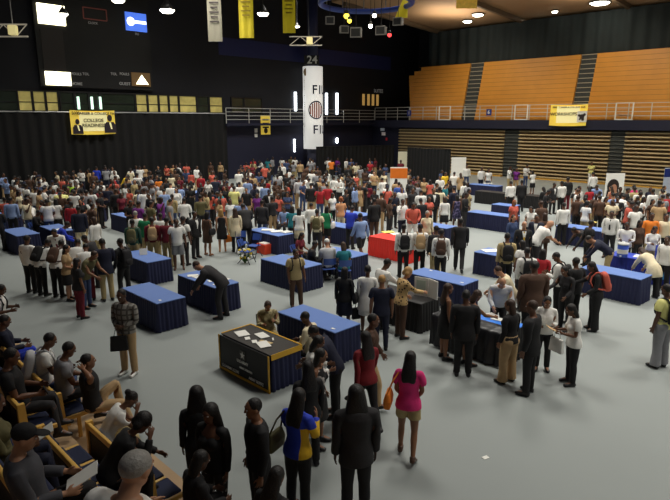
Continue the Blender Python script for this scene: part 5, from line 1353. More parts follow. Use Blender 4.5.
# ---- who stands where: photo position of the head top (or of the feet with ft), clothing, hair, pose, facing (0 = towards the camera, 90 = to the right)
NEAR = '''
130 374 l.plaid T.tan sk c 345 ft h=1.78 sk=1 shoe=white tote=black,R who=person+in+grey+plaid+shirt+and+tan+trousers | person in grey plaid shirt and tan trousers striding with a black bag
411 351 t.pink H.khaki lk z 165 F h=1.66 sk=3 shoe=brown bag=orange,L who=person+in+the+pink+top | person in bright pink top and khaki shorts walking away alone
356 385 j.charcoal T.black vk s 188 h=1.82 sk=0 | person in dark suit with white collar at the bottom, back turned
300 388 l.bluegold T.black lk q 150 F h=1.72 sk=3 bag=olive,L who=person+in+royal+blue+and+yellow | person in royal blue shirt with yellow side panel raising a hand
247 399 l.black T.black sk s 295 h=1.76 sk=3 tote=- | person all in black shirt and trousers, turned to the left
212 403 v.black J.patterned vk s 335 F h=1.68 sk=2 | person in low black top and patterned grey trousers facing the camera
198 388 l.black T.black vk s 195 F h=1.66 sk=2 | person in black jacket, back turned, behind the low black top
268 303 l.camo T.khaki sn m 12 F h=1.64 sk=3 chair=1 who=khaki+clad+person+at+the+army+table | person in tan camouflage shirt seated behind the black army table
303 330 t.navy T.black sk n 262 h=1.72 sk=1 | person in dark blue T-shirt leaning on the army table end
294 315 l.cream T.black sk i 250 h=1.7 sk=1 chair=1 | person in cream shirt seated behind the dark blue T-shirt, by the army table
329 336 l.white K.black mk h 95 F h=1.62 sk=2 | person in white blouse and black skirt clasping hands near the large blue table
320 349 n.print K.black mk v 75 F h=1.62 sk=3 | person in black and white printed top beside the white blouse
309 357 l.black T.black lk s 200 F h=1.64 sk=2 | person in black with back turned, just behind the royal blue and yellow shirt
365 331 l.darkred J.black lk w 200 F h=1.68 sk=2 | person in dark red top and black trousers walking away
374 314 l.brown T.tan sk W 95 h=1.74 sk=2 | person in brown top and tan trousers striding right past the red top
349 267 l.black K.navy mk s 165 F h=1.62 sk=1 bag=black,R | person in black jacket and short navy skirt, back turned, brown legs bare
368 264 w.white K.white sk s 175 F h=1.68 sk=1 tote=black,L | person in long white jacket holding a black bag, back turned
385 260 l.white T.black sk r 120 h=1.75 sk=1 | person in white shirt bending to the black-skirted table
382 275 t.navy J.navy sd s 178 h=1.7 sk=3 | person in navy T-shirt and dark jeans with back turned at the black-skirted table
410 268 l.leopard T.brown yd r 115 F h=1.7 sk=4 | person in leopard-print blouse and brown trousers at the display board
451 284 d.black - ln s 100 F h=1.66 sk=3 paper=white | person in long dark dress holding papers, leftmost of three in black
467 289 j.black T.black sk s 172 h=1.76 sk=1 closed=1 | person in black suit, back turned, middle one of three in black
477 291 d.black - mn r 110 F h=1.63 sk=3 | person in short black dress leaning on the bright blue table
503 279 l.lightgrey T.charcoal ok n 350 h=1.7 sk=4 | person in pale grey shirt leaning over the bright blue table from behind
499 268 l.cream T.white sn n 268 h=1.7 sk=4 | person in cream top bending left just behind the pale grey shirt
531 260 w.brown T.black sk s 185 h=1.84 wide=1.2 sk=1 | large person in brown tweed coat, back turned
513 301 l.black W.tan mn v 215 F h=1.66 sk=3 | person in black top and tan trousers, back turned, by the bright blue table
528 299 j.black T.black sn s 232 h=1.8 sk=2 closed=1 | tall person in black suit standing before the tan trousers
548 298 l.white T.black mk h 345 F h=1.6 sk=3 paper=white | person in white cardigan and black trousers reading a paper
569 305 t.white T.black mk h 268 F h=1.62 sk=2 paper=tan tote=white,L who=person+in+white+T-shirt | person in white T-shirt holding a folder and white carrier bag
588 262 l.black W.black mk r 262 F h=1.72 sk=2 pack=coral packlabel=bright+coral+red+backpack+on+the+person+in+wide+black+trousers | person in black shirt and wide black trousers with coral red backpack
667 284 t.paleyellow W.grey sk s 205 h=1.76 sk=1 pack=black packlabel=black+backpack+on+the+person+in+pale+yellow+T-shirt+at+the+right+edge | person in pale yellow T-shirt and grey trousers at the right edge
296 307 t.khaki T.brown sk v 20 ft h=1.62 sk=2 pack=charcoal packlabel=charcoal+backpack+of+the+person+in+khaki+shirt+before+a+bare+blue+table | person in khaki shirt and brown trousers before a bare blue table
33 293 l.white T.black sk s 165 ft h=1.72 sk=1 | person in white shirt and black trousers at the outer edge of the huddle
48 296 l.white T.black sk n 160 ft h=1.7 sk=1 pack=black | person in white shirt with black backpack, second in huddle
58 297 l.white T.black sk n 172 ft h=1.7 sk=0 pack=brown | person in white shirt with brown backpack, in the huddle
70 299 t.tan K.black mk c 100 F ft h=1.6 sk=4 | person in tan top and short black skirt at the front of the huddle
53 230 l.white T.black sk n 10 h=1.76 sk=2 tie=maroon | person in white shirt and maroon tie facing the huddle
75 240 l.white T.black sk n 190 h=1.68 sk=1 | person in white shirt bowed in the middle of the huddle
86 244 l.white T.maroon sk n 200 h=1.66 sk=2 | person in white shirt and maroon trousers in the huddle
96 252 t.olive J.denim sn n 75 h=1.7 sk=3 | person in olive T-shirt and blue denim jeans bending in the huddle
77 258 t.charcoal T.maroon mk s 140 F h=1.58 sk=3 | short person in charcoal T-shirt and maroon trousers in the huddle
111 300 j.navy T.khaki sk h 215 ft h=1.78 sk=1 closed=1 | person in navy jacket and khaki trousers, back turned, in the huddle
123 297 l.black T.black sk v 235 ft h=1.7 sk=1 pack=charcoal | person in black with charcoal backpack at the table side of the huddle
100 287 l.charcoal T.black sk n 260 ft h=1.7 sk=1 | person in charcoal shirt and black trousers inside the huddle
78 206 j.navy T.cream sk s 200 h=1.78 sk=1 closed=1 | person in dark navy jacket and cream trousers, back turned, left of the pale tables
69 222 l.royal T.navy sk n 120 h=1.7 sk=1 | person in royal blue jacket stooping between the huddle and papered table
93 217 l.white T.khaki mn s 250 h=1.66 sk=4 | person in white shirt and khaki trousers right of the dark navy jacket
40 210 j.black T.black sk i 100 h=1.74 sk=2 chair=1 closed=1 | person in black suit seated at the blue table with papers
27 205 w.white T.white sk b 215 h=1.7 sk=2 | person in white coat stooping by the bare table at the left
10 197 l.lightblue T.black sk s 200 h=1.8 sk=2 | person in light blue shirt and black trousers, back turned, at the left edge
132 219 l.darkgreen T.khaki sk s 185 h=1.72 sk=1 pack=olive | person in dark green shirt with olive backpack before the pale table
135 211 l.white T.khaki sg s 200 h=1.72 sk=4 | person in white shirt behind the dark green shirt
152 217 l.maroon T.khaki sk s 195 h=1.72 sk=1 pack=tan | person in maroon shirt with tan backpack in the queue
166 217 l.maroon T.khaki sk v 170 h=1.74 sk=1 | person in maroon shirt without a backpack in the queue
160 213 t.white T.khaki sk s 190 h=1.68 sk=1 | person in white T-shirt between the two maroon shirts
145 213 t.green T.khaki sk s 170 h=1.7 sk=2 | person in green T-shirt left of the maroon shirts
176 219 t.white S.grey sk v 15 h=1.76 sk=1 shoe=white | person in white T-shirt and grey shorts facing the camera, white shoes
183 216 t.white J.black sk s 160 h=1.74 sk=1 pack=black | person in white T-shirt with black backpack beside the grey shorts
197 211 j.black T.black sk s 60 h=1.74 sk=1 | person in black suit between the queue and the brown dress
205 212 d.brown - mk v 150 F h=1.66 sk=3 bag=black,R | person in brown dress before the bending dark suit
223 209 d.black - md s 190 F h=1.66 sk=4 tote=orange,R totelabel=orange+bag+hanging+from+the+hand+of+the+person+in+black+dress | person in black dress carrying an orange bag
233 208 w.cream T.black ln s 200 F h=1.7 sk=4 | person in long cream coat, back turned, right of the orange bag
250 203 j.black T.black sk n 200 h=1.86 wide=1.15 sk=0 closed=1 | large person in black suit, back turned, by the empty folding chairs
193 263 j.charcoal T.charcoal sn b 262 h=1.82 sk=4 closed=1 | person in charcoal suit bending low over the papered table
272 205 j.navy T.black sk i 20 h=1.72 sk=2 chair=1 closed=1 | person in navy jacket seated behind the papered table, outer one
283 207 l.lightblue T.black sk i 340 h=1.7 sk=2 chair=1 | person in light blue shirt seated behind the papered table, inner one
292 206 t.teal J.charcoal mk s 185 F h=1.66 sk=1 | person in teal T-shirt and charcoal jeans, back turned
299 208 t.white K.cream mk s 180 F h=1.66 sk=2 | person in white T-shirt and cream skirt right of the teal T-shirt
311 203 l.white T.black sk h 190 h=1.7 sk=2 | person in white shirt and black trousers right of the cream skirt
317 209 t.cream T.charcoal sk s 175 h=1.68 sk=2 pack=olive | person in cream T-shirt with olive backpack by the green top
327 206 t.green S.black mk v 160 F h=1.68 sk=2 bag=white,R | person in green top with a large white shoulder bag
341 197 t.peach J.cream yr s 185 F h=1.68 sk=4 | person in peach orange top and cream jeans, back turned
353 206 t.royal T.black sk r 150 h=1.72 sk=1 | person in royal blue T-shirt reaching over the table behind the peach top
360 213 l.lightblue S.charcoal sk W 215 h=1.76 sk=2 | person in light blue polo and charcoal shorts walking away
374 198 j.black T.brown sk s 200 h=1.78 sk=1 | person in black jacket and brown trousers left of the red table
303 233 t.maroon T.black mk i 60 F h=1.64 sk=3 chair=1 | person in maroon T-shirt seated behind a bare blue table
311 243 l.black T.black sk i 100 h=1.66 sk=1 chair=1 | person in black seated beside the maroon T-shirt
325 239 l.lightgrey T.charcoal ck i 195 h=1.74 sk=4 cap=white chair=1 | person in pale grey shirt and white cap seated, back turned
341 242 t.teal T.navy mn i 190 F h=1.66 sk=4 chair=1 | person in teal top seated, back turned, beside the white cap
404 224 l.white T.black sk s 185 h=1.74 sk=1 pack=black | person in white shirt with black backpack facing the red table
424 224 l.white T.black sk s 178 h=1.74 sk=1 pack=tan | person in white shirt with tan backpack facing the red table
440 228 l.white T.black sk s 170 h=1.72 sk=1 pack=brown | person in white shirt with brown backpack, right end of the red table
434 226 l.charcoal T.khaki sk s 190 h=1.72 sk=1 | person in charcoal shirt and khaki trousers between two backpacks
461 218 j.black T.black sk w 165 h=1.8 sk=0 closed=1 | person in black suit walking away on the open floor
414 203 l.coral T.white sk f 5 h=1.76 wide=1.12 sk=1 | person in coral red shirt behind the red table, hands folded
428 211 l.cream T.cream sg v 10 F h=1.68 sk=4 | person in cream blouse facing the row of backpacks
508 233 l.khaki T.black sk s 175 h=1.76 sk=2 pack=black | person in khaki shirt with black backpack by the papered blue table end
524 221 j.black T.black og s 352 h=1.76 sk=4 tie=gold | person in black suit and gold tie facing the camera
514 215 l.denim T.denim mn s 20 F h=1.66 sk=4 | person in blue denim shirt behind the gold tie
537 215 j.navy T.black sk v 330 h=1.72 sk=2 | person in navy suit right of the gold tie
545 213 w.brown T.brown mn s 180 F h=1.7 sk=3 | person in brown coat, back turned, near the gold tie
552 221 t.white T.charcoal od n 95 h=1.84 wide=1.2 sk=4 | large person in white T-shirt turned right to the dark table
528 247 l.white T.black sk s 182 h=1.74 sk=1 pack=black | person in white shirt with black backpack straps, middle of the right crowd
522 240 t.white T.black mk s 200 F h=1.64 sk=2 | person in white T-shirt just left of the white shirt with black straps
543 249 l.red T.black mk s 150 F h=1.64 sk=2 | person in red shirt in the middle of the right crowd
556 253 l.white T.black sk h 235 h=1.72 sk=2 pack=black | person in white shirt with black backpack, turned left beside the red shirt
566 202 l.white T.black sk s 180 h=1.74 sk=1 | person in white shirt and black trousers alone, back turned
586 237 l.navy T.khaki sk b 250 h=1.78 sk=3 | person in navy jumper and khaki trousers bending over a dark table
572 229 l.charcoal T.black sk b 280 h=1.72 sk=1 | person in charcoal shirt bending behind the navy jumper
565 266 l.charcoal T.black mk r 300 F h=1.64 sk=2 | person in charcoal shirt reaching across before the coral backpack
575 258 t.black T.black sk s 200 h=1.7 sk=1 | person in black T-shirt left of the coral backpack
612 211 l.white T.black sk v 320 h=1.76 sk=1 tie=black | person in white shirt and black tie by the blue table
627 223 l.white T.black sk h 330 h=1.72 sk=1 cap=white | person in white shirt behind the drinks cooler, hands raised
637 205 t.white T.black sk s 5 h=1.74 sk=1 | person in white T-shirt facing the camera left of the orange hoodie
641 220 l.brown T.black mk s 10 F h=1.66 sk=1 | person in brown top below the white T-shirt, facing the camera
653 213 l.orange T.khaki sk s 345 h=1.74 sk=1 | person in bright orange hoodie behind the royal blue table
656 227 l.white T.khaki mk h 350 F h=1.64 sk=2 | person in white blouse and khaki trousers before the orange hoodie
667 214 l.cream T.black sk s 340 h=1.7 sk=2 | person in cream shirt right of the orange hoodie
668 236 l.white T.black sk s 300 h=1.7 sk=1 | person in white shirt at the right edge beside the poster board
638 249 w.cream W.black mn b 190 F h=1.66 sk=4 | person in cream wrap stooping over the royal blue table, back turned
592 220 t.black T.black sk s 95 h=1.7 sk=1 | person in black T-shirt at the dark table near the navy jumper
3 285 t.white T.black sk h 100 h=1.62 sk=1 pack=black | person in white T-shirt with big black backpack at the left edge
'''
STAND = '''
52 337 0 t.white J.denim sk i 118 sk=2 pack=lightgrey | person in white T-shirt with grey backpack seated in the front row
71 346 0 t.grey T.black sk i 122 sk=2 | person in grey T-shirt seated in the front row beside the white T-shirt
87 358 0 t.black T.tan sk e 118 sk=3 | person in black polo and tan trousers seated with hands behind the head
6 321 0 l.navy J.royal sk u 125 sk=2 | person in dark navy top and royal blue jeans seated, outermost in front row
13 355 1 t.black J.charcoal sk u 112 sk=2 phone=R who=person+in+black+polo+and+charcoal+jeans | person in black polo and charcoal jeans seated looking at a phone
-4 398 2 l.olive T.navy mk u 120 F sk=2 paper=white who=person+in+olive+at+the+left+edge | person in olive top at the left edge holding a white paper
27 434 2 l.darkgrey T.black ck u 112 sk=4 cap=black paper=white wide=1.05 who=person+in+black+cap | person in black cap and dark grey shirt seated reading white papers
136 397 0 t.white T.khaki bk I 120 F sk=2 | person in white T-shirt seated leaning on a hand by the aisle end
149 420 1 l.black T.black yk I 118 F sk=2 | person in black jacket seated behind the leaning white T-shirt
140 458 2 t.white T.khaki sg i 160 sk=4 wide=1.28 h=1.95 | broad person in white T-shirt seated, back turned, at the bottom
204 456 0 l.black T.black mk i 130 F sk=1 | person in black seated low before the patterned trousers
279 472 0 l.black T.black lk i 150 F sk=2 | person in black at the bottom edge below the all-black pair
'''
FAR = {
'in crowd below the college banner': '''
3 173 l.lightblue T.tan sk k 80 h=1.78
17 180 t.white - sk s 120
27 170 l.white - sk s 60
36 172 t.black - sk s 30
26 184 t.white - sk s 150
19 191 t.cream - mk s 90 F
35 187 t.white - sk s 200
48 168 t.brown - mk s 20 F
44 178 l.white - sk s 60
57 168 t.tan - mn s 330 F
56 178 t.black - sk s 90
64 171 t.charcoal - sk s 10
70 168 l.white - sk h 350
79 164 l.royal - sk s 185 h=1.8
86 169 t.tan - mk s 300 F
93 172 l.brown - sk s 20
70 182 t.lime - sk s 350
61 190 w.paleyellow - sn n 200 h=1.8 wide=1.15
74 190 t.white - sk s 180
82 183 t.black - sk s 90
86 190 l.grey - sk s 200
94 181 t.black - mk s 40 F
41 190 t.tan - mk s 100 F
38 201 t.coral - mk s 330 F
47 200 t.white - sk s 210
56 199 t.white - mk s 190 F
64 202 l.red - sk s 175
71 198 t.black - sk s 80
87 199 t.white - mk s 60 F
92 203 t.brown - sk s 140
28 197 t.cream - sk s 90
53 189 l.white - mk s 20 F
14 187 l.tan - mn s 20 F
5 206 l.black - sk s 200
79 199 t.charcoal - mk s 10 F
''',
'in crowd along the black curtain': '''
99 166 l.white - sk s 10
107 165 j.navy - sk s 185 h=1.84 wide=1.15 closed=1
114 171 t.white - sk s 20
122 164 l.navy - sk s 40
116 176 t.red - sk s 120
129 175 t.yellow - sk n 100
131 168 t.white - mk s 30 F
137 173 l.white - sk s 200
139 165 t.tan - mn s 10 F
147 163 t.coral - mn s 350 F
150 171 l.black - sk s 90
158 166 l.black - mk s 20 F
158 177 t.orange - mk v 200 F
167 164 t.tan - mn s 40 F
176 163 l.navy - sk s 60
180 165 l.white - sk n 150
186 163 t.coral - sk s 200
191 171 l.coral - mk s 180 F
101 181 t.white - sk s 60
107 185 l.navy - sk s 190
113 184 t.brown - mk s 20 F
125 184 t.white - mk s 350 F
137 181 l.maroon - mk n 230 F
144 188 w.white - sn s 200 h=1.82
166 178 t.black - sk s 40
161 197 t.purple - sk s 80
176 188 l.white - mk s 10 F
171 199 t.grey - sk s 100
184 198 l.white - sk s 190
140 201 l.purple - sk s 160
101 192 t.black - sk s 90
121 193 t.maroon - mk s 40 F
150 201 t.olive - sk s 140
189 186 t.black - sk s 350
131 201 t.black - sk s 40
197 166 l.white - sk s 60
201 174 l.red - sk s 170
209 162 t.brown - mn s 10 F
212 171 t.coral - mk s 50 F
215 177 l.navy - sk s 190
220 162 l.tan - mn s 350 F
226 170 t.brown - mk s 80 F
224 180 l.charcoal - sk s 20
203 187 t.brown - mk s 120 F
200 195 l.olive - sk s 200
216 192 l.teal - sk n 260
228 199 t.white - mk s 20 F
221 199 t.tan - mk s 300 F
''',
'in crowd left of white column': '''
233 157 t.red - sk s 20
239 170 l.white T.navy sk s 182 h=1.78
247 155 l.grey - sk s 60
251 160 l.white - mk n 300 F
256 149 l.white - sk s 100
262 158 t.teal - mk s 190 F
269 155 t.olive - sk s 20
277 151 t.royal - sk s 250
282 163 l.white - sk s 350
279 172 t.white - mk s 180 F
248 172 d.cream - mn s 200 F
253 174 l.tan - sk s 20
259 182 t.white - mk s 330 F
268 179 t.red - mk s 150 F
270 168 l.black - sk s 90
265 183 l.lightblue - sk s 170
287 173 t.black - sk s 20
276 181 t.brown - mk s 40 F
234 186 t.paleyellow J.cream sk s 185 h=1.76
240 199 t.lightblue - sk s 190
257 193 t.purple - mk s 20 F
272 196 l.charcoal - sk s 210
278 194 t.coral - mk s 330 F
286 186 l.black - sk s 60
246 188 t.black - sk s 350
262 200 j.charcoal - sk s 170
295 157 t.white - sk s 20
300 161 l.tan - sk s 190
304 169 t.brown - mn s 330 F
290 168 l.white - sk s 90
''',
'in crowd right of white column': '''
311 158 l.white - sk s 150
331 159 t.orange - sk s 190
338 158 l.purple - mk s 20 F
347 158 l.white - sk s 60
352 163 t.olive - mn s 350 F
361 166 t.grey - sk s 30
370 161 t.red - sk s 330
378 154 l.navy - sk s 20 h=1.82
372 170 t.white - mk s 180 F
380 166 l.black - sk s 200
320 176 t.black - sk s 20
308 176 t.white - mk s 100 F
316 172 l.grey - sk s 190
326 172 t.charcoal - sk s 60
299 177 l.lightgrey T.tan sk s 185 h=1.84
320 186 t.red - sk s 20
327 184 l.red - sk s 190
311 183 j.black - sk s 170
338 178 l.white - sk h 330
348 175 l.black - sk n 270
356 172 t.cream - mn s 60 F
360 185 d.tan - ln s 10 F
369 183 l.maroon - mk s 160 F
382 178 l.white - sk s 200
333 193 t.white - mk s 40 F
346 189 l.black - sk s 60
374 190 l.black - mk s 340 F
352 181 l.charcoal - sk s 90
290 181 t.black - mk s 20 F
382 193 l.brown - sk s 150
''',
'in crowd by the orange-topped stand': '''
401 160 t.maroon - sk s 10
410 169 l.black - sk s 60
418 176 t.brown - mk s 20 F
424 178 t.tan - mn s 330 F
430 180 t.coral - mk s 190 F
438 183 t.black - sk s 90
446 172 t.yellow - sk s 30
440 176 l.white - sk s 340
455 172 l.white - sk s 150
447 184 t.teal - sk s 60
460 173 w.tan - ln s 190 F
464 181 l.white - mk s 200 F
399 182 l.blue - sk s 185
421 190 l.white - sk s 175
413 188 l.charcoal - sk s 20
434 188 j.black - sk s 10 h=1.82 wide=1.12
445 197 l.white K.black mn s 170 F
454 187 j.navy - sk s 200
457 195 d.floral - mk s 185 F
467 193 l.brown T.black mk s 150 F
403 199 l.white - sk s 30
467 165 l.white - sk s 350
475 168 t.maroon - sk s 20
388 184 t.white - sk s 90
391 198 l.brown - mk s 60 F
426 199 l.black - sk s 200
''',
'by the black-skirted tables': '''
482 167 l.white - sk s 20
489 169 t.white - mk s 350 F
497 170 j.black - sk s 10
511 166 l.white - sk s 60
516 168 t.purple - mk s 330 F
528 165 l.white - sk s 20
532 171 t.white - mk s 200 F
511 181 l.white T.black sk s 185
522 180 j.black T.black sk s 170
543 187 j.black T.black mk s 200 F
550 190 l.black T.black sk h 60
556 183 j.charcoal T.black sk s 20
568 177 j.black T.maroon sk s 190 h=1.84
561 181 l.white T.black sk s 200
515 200 t.coral J.denim mr s 20 F
531 207 t.white T.black mk s 330 F
541 201 w.brown T.brown sn s 190
''',
'in crowd below the right bleachers': '''
580 186 l.white - sk s 20
589 187 t.red - mk s 180 F
593 172 l.white T.black sk s 190 h=1.84 wide=1.1
607 160 t.paleyellow T.white sk x 5
611 186 d.coral - ln s 200 F
621 187 l.black - sk s 20
629 188 j.black - sk s 60
634 185 t.pink - mk s 200 F
641 190 l.white - sk s 350
653 189 l.white T.khaki sk s 185
665 186 t.cream - mk s 20 F
668 193 l.red - sk s 200
618 197 j.black - sk s 330
646 197 t.white - mk s 40 F
600 191 l.white - sk s 180
585 197 j.black - sk s 190
577 188 t.black - sk s 20
629 200 l.charcoal - sk s 200
660 200 t.tan - sk s 150
652 199 t.brown - mk s 20 F
607 197 t.tan - mk s 10 F
''',
}
FILL = [('in crowd below the college banner', 2, 98, 174, 200, 9), ('in crowd along the black curtain', 98, 228, 168, 200, 14), ('in crowd left of white column', 230, 300, 160, 196, 9),
        ('in crowd right of white column', 305, 388, 164, 192, 12), ('in crowd by the orange-topped stand', 388, 470, 176, 198, 6), ('in crowd below the right bleachers', 580, 668, 188, 204, 6)]
EXTRA = [(2, 98, 168, 192, 26), (98, 228, 162, 196, 34), (230, 300, 153, 190, 22), (302, 392, 157, 188, 26), (392, 470, 170, 194, 14), (578, 668, 184, 202, 14)]
FILLC = ['t.white', 'l.white', 't.black', 'l.black', 't.charcoal', 't.brown', 't.tan', 'l.navy', 't.grey', 't.maroon', 'j.black', 't.cream', 'l.lightblue', 't.coral', 't.denim', 'l.khaki']
prng = random.Random(11)
people = []
def parse(toks, zone, label):
    p = dict(sex='M', h=None, wide=1.0, skin=None, shoe='black', group=zone, label=label, zone=zone, seatrow=None)
    x, y = float(toks[0]), float(toks[1]); i = 2
    if zone == 'seated in the stands': p['seatrow'] = int(toks[2]); i = 3
    p['top'], p['bot'], p['hair'], p['pose'], p['face'] = toks[i], toks[i + 1], toks[i + 2], toks[i + 3], float(toks[i + 4])
    p['px'] = (x, y); p['foot'] = False
    for t in toks[i + 5:]:
        if t == 'F': p['sex'] = 'F'
        elif t == 'ft': p['foot'] = True
        elif '=' in t:
            k, v = t.split('='); v = v.replace('+', ' ')
            p[{'sk': 'skin'}.get(k, k)] = float(v) if k in ('h', 'wide', 'dv') else int(v) if k in ('sk', 'chair', 'closed') else v
    if p.get('tote') == '-': p.pop('tote')
    p['h'] = p['h'] or (prng.uniform(1.58, 1.68) if p['sex'] == 'F' else prng.uniform(1.69, 1.78))
    if p['skin'] is None: p['skin'] = prng.choice([0, 1, 1, 2, 2, 2, 3, 3, 4])
    p['botknown'] = p['bot'] != '-'
    if p['bot'] == '-' and p['top'][0] not in 'dg':
        p['bot'] = prng.choice(['T.black', 'T.black', 'T.khaki', 'J.denim', 'T.charcoal', 'J.navy', 'T.tan'] + (['K.black'] if p['sex'] == 'F' else []))
    p['jit'] = prng.random()
    return p
def locate(p):
    sc = p['h'] / 1.765; M, jp = pose_mats(p['sex'], p['pose']); a = math.radians(p['face'])
    if p['seatrow'] is not None:
        v, z = ROWS[p['seatrow']]; g = at_z(p['px'][0], p['px'][1], z + jp['headtop'][2] * sc)
        hx, hy = jp['headtop'][0] * sc * p['wide'], jp['headtop'][1] * sc * p['wide']; ox, oy = hx * math.cos(a) - hy * math.sin(a), hx * math.sin(a) + hy * math.cos(a)
        u = uv_of(Vector((g.x - ox, g.y - oy, 0)))[0]
        hp = jp['hip'] * sc; hox, hoy = hp[0] * math.cos(a) - hp[1] * math.sin(a), hp[0] * math.sin(a) + hp[1] * math.cos(a)
        vh = uv_of(Vector((g.x - ox, g.y - oy, 0)))[1] + uv_of(Vector((hox, hoy, 0)))[1] - v
        dv = p.get('dv', min(.6, max(.13, vh)))
        for it in range(14):
            q = UV(u, v + dv, z + .07); q.x -= hox; q.y -= hoy
            X, Y, Z = q.x + ox, q.y + oy, q.z + jp['headtop'][2] * sc - CAM_H
            u += (p['px'][0] - (335 + F_PX * X / (Y * CP - Z * SP))) * Y / F_PX / S2 * .8
        return [q.x, q.y, q.z]
    if p['foot']: q = at_z(p['px'][0], p['px'][1], 0); return [q.x, q.y, 0]
    q = at_z(p['px'][0], p['px'][1], jp['headtop'][2] * sc)
    hx, hy = jp['headtop'][0] * sc * p['wide'], jp['headtop'][1] * sc * p['wide']
    return [q.x - (hx * math.cos(a) - hy * math.sin(a)), q.y - (hx * math.sin(a) + hy * math.cos(a)), 0]
for block, zone in ((NEAR, 'people around the tables'), (STAND, 'seated in the stands')):
    for ln in block.strip().splitlines():
        d_, lab = ln.split('|'); p = parse(d_.split(), zone, lab.strip()); p['near'] = True; people.append(p)
for zone, block in FAR.items():
    for ln in block.strip().splitlines():
        p = parse(ln.split(), zone, None); p['near'] = False
        if p['pose'] == 's': p['pose'] = prng.choice('svscvhsfpv')
        people.append(p)
for p in people: p['xy'] = locate(p)
def free_at(x, y, r):
    for c, L, W, rz in TABLES:
        dx, dy = x - c.x, y - c.y; lx, ly = dx * math.cos(rz) + dy * math.sin(rz), -dx * math.sin(rz) + dy * math.cos(rz)
        if abs(lx) < L / 2 + .22 and abs(ly) < W / 2 + .22: return False
    return all((q['xy'][0] - x) ** 2 + (q['xy'][1] - y) ** 2 > r * r for q in people if q['seatrow'] is None)
for zone, x0, x1, y0, y1, n in FILL:
    tries = 0; k = 0
    while k < n and tries < 900:
        tries += 1
        x = prng.uniform(x0, x1); y = prng.uniform(y0, y1)
        F = prng.random() < .45
        toks = [str(x), str(y), prng.choice(FILLC), '-', prng.choice(['mk', 'lk', 'mn', 'bk', 'yk'] if F else ['sk', 'sk', 'ck', 'sk', 'sn']), prng.choice('svchvfsx'), str(prng.choice([0, 20, 60, 180, 200, 170, 300, 330, 120]))] + (['F'] if F else [])
        p = parse(toks, zone, None); p['near'] = False; q = locate(p)
        if uv_of(Vector(q))[0] < -40.2 or uv_of(Vector(q))[1] > 46: continue
        if free_at(q[0], q[1], .52): p['xy'] = q; people.append(p); k += 1
for x0, x1, y0, y1, n in EXTRA:
    tries = 0; k = 0
    while k < n and tries < 900:
        tries += 1
        F = prng.random() < .45
        toks = [str(prng.uniform(x0, x1)), str(prng.uniform(y0, y1)), prng.choice(FILLC), '-', prng.choice(['mk', 'lk', 'mn', 'bk', 'yk'] if F else ['sk', 'sk', 'ck', 'sk', 'sn']), prng.choice('svchvfsxnp'), str(prng.choice([0, 20, 60, 180, 200, 170, 300, 330, 120]))] + (['F'] if F else [])
        p = parse(toks, 'crowd', ''); p['near'] = False; q = locate(p)
        if uv_of(Vector(q))[0] < -40.2 or uv_of(Vector(q))[1] > 46: continue
        if free_at(q[0], q[1], .45): p['xy'] = q; p['stuff'] = True; people.append(p); k += 1
# keep people apart and out of the tables
for it in range(60):
    for i, p in enumerate(people):
        if p['seatrow'] is not None: continue
        for q in people[i + 1:]:
            if q['seatrow'] is not None: continue
            dx, dy = q['xy'][0] - p['xy'][0], q['xy'][1] - p['xy'][1]; d = math.hypot(dx, dy); m = (.54 if p['near'] or q['near'] else .5) * .5 * (p['wide'] + q['wide'])
            if d < m:
                if d < 1e-4: dx, dy, d = .01, .01, .014
                wp = .12 if p['near'] and not q['near'] else .88 if q['near'] and not p['near'] else .5
                k = (m - d) / d * .6
                p['xy'][0] -= dx * k * wp; p['xy'][1] -= dy * k * wp; q['xy'][0] += dx * k * (1 - wp); q['xy'][1] += dy * k * (1 - wp)
        for c, L, W, rz in TABLES:
            dx, dy = p['xy'][0] - c.x, p['xy'][1] - c.y; lx, ly = dx * math.cos(rz) + dy * math.sin(rz), -dx * math.sin(rz) + dy * math.cos(rz)
            mg = .33 if p['pose'] in SEATED else .24
            ex, ey = L / 2 + mg - abs(lx), W / 2 + mg - abs(ly)
            if ex > 0 and ey > 0:
                if ex < ey: lx += math.copysign(ex, lx)
                else: ly += math.copysign(ey, ly)
                p['xy'][0] = c.x + lx * math.cos(rz) - ly * math.sin(rz); p['xy'][1] = c.y + lx * math.sin(rz) + ly * math.cos(rz)
        u, v = uv_of(Vector((p['xy'][0], p['xy'][1], 0))); u2, v2 = max(u, -40.3), min(v, 46.3)
        if (u2, v2) != (u, v): q_ = UV(u2, v2); p['xy'][0], p['xy'][1] = q_.x, q_.y
# about 300 people are things of their own: the farthest of the far crowd go into the crowd mass
own = [p for p in people if not p.get('stuff')]
for p in sorted([p for p in own if not p['near']], key=lambda p: -math.hypot(*p['xy'][:2]))[:max(0, len(own) - 305)]: p['stuff'] = True
people = [p for p in people if not p.get('stuff') or all(not (abs((p['xy'][0] - c.x) * math.cos(rz) + (p['xy'][1] - c.y) * math.sin(rz)) < L / 2 + .4 and abs(-(p['xy'][0] - c.x) * math.sin(rz) + (p['xy'][1] - c.y) * math.cos(rz)) < W / 2 + .4) for c, L, W, rz in TABLES)]
_own = [q for q in people if not q.get('stuff')]
people = [p for p in people if not p.get('stuff') or all((p['xy'][0] - q['xy'][0]) ** 2 + (p['xy'][1] - q['xy'][1]) ** 2 > .42 ** 2 for q in _own)]
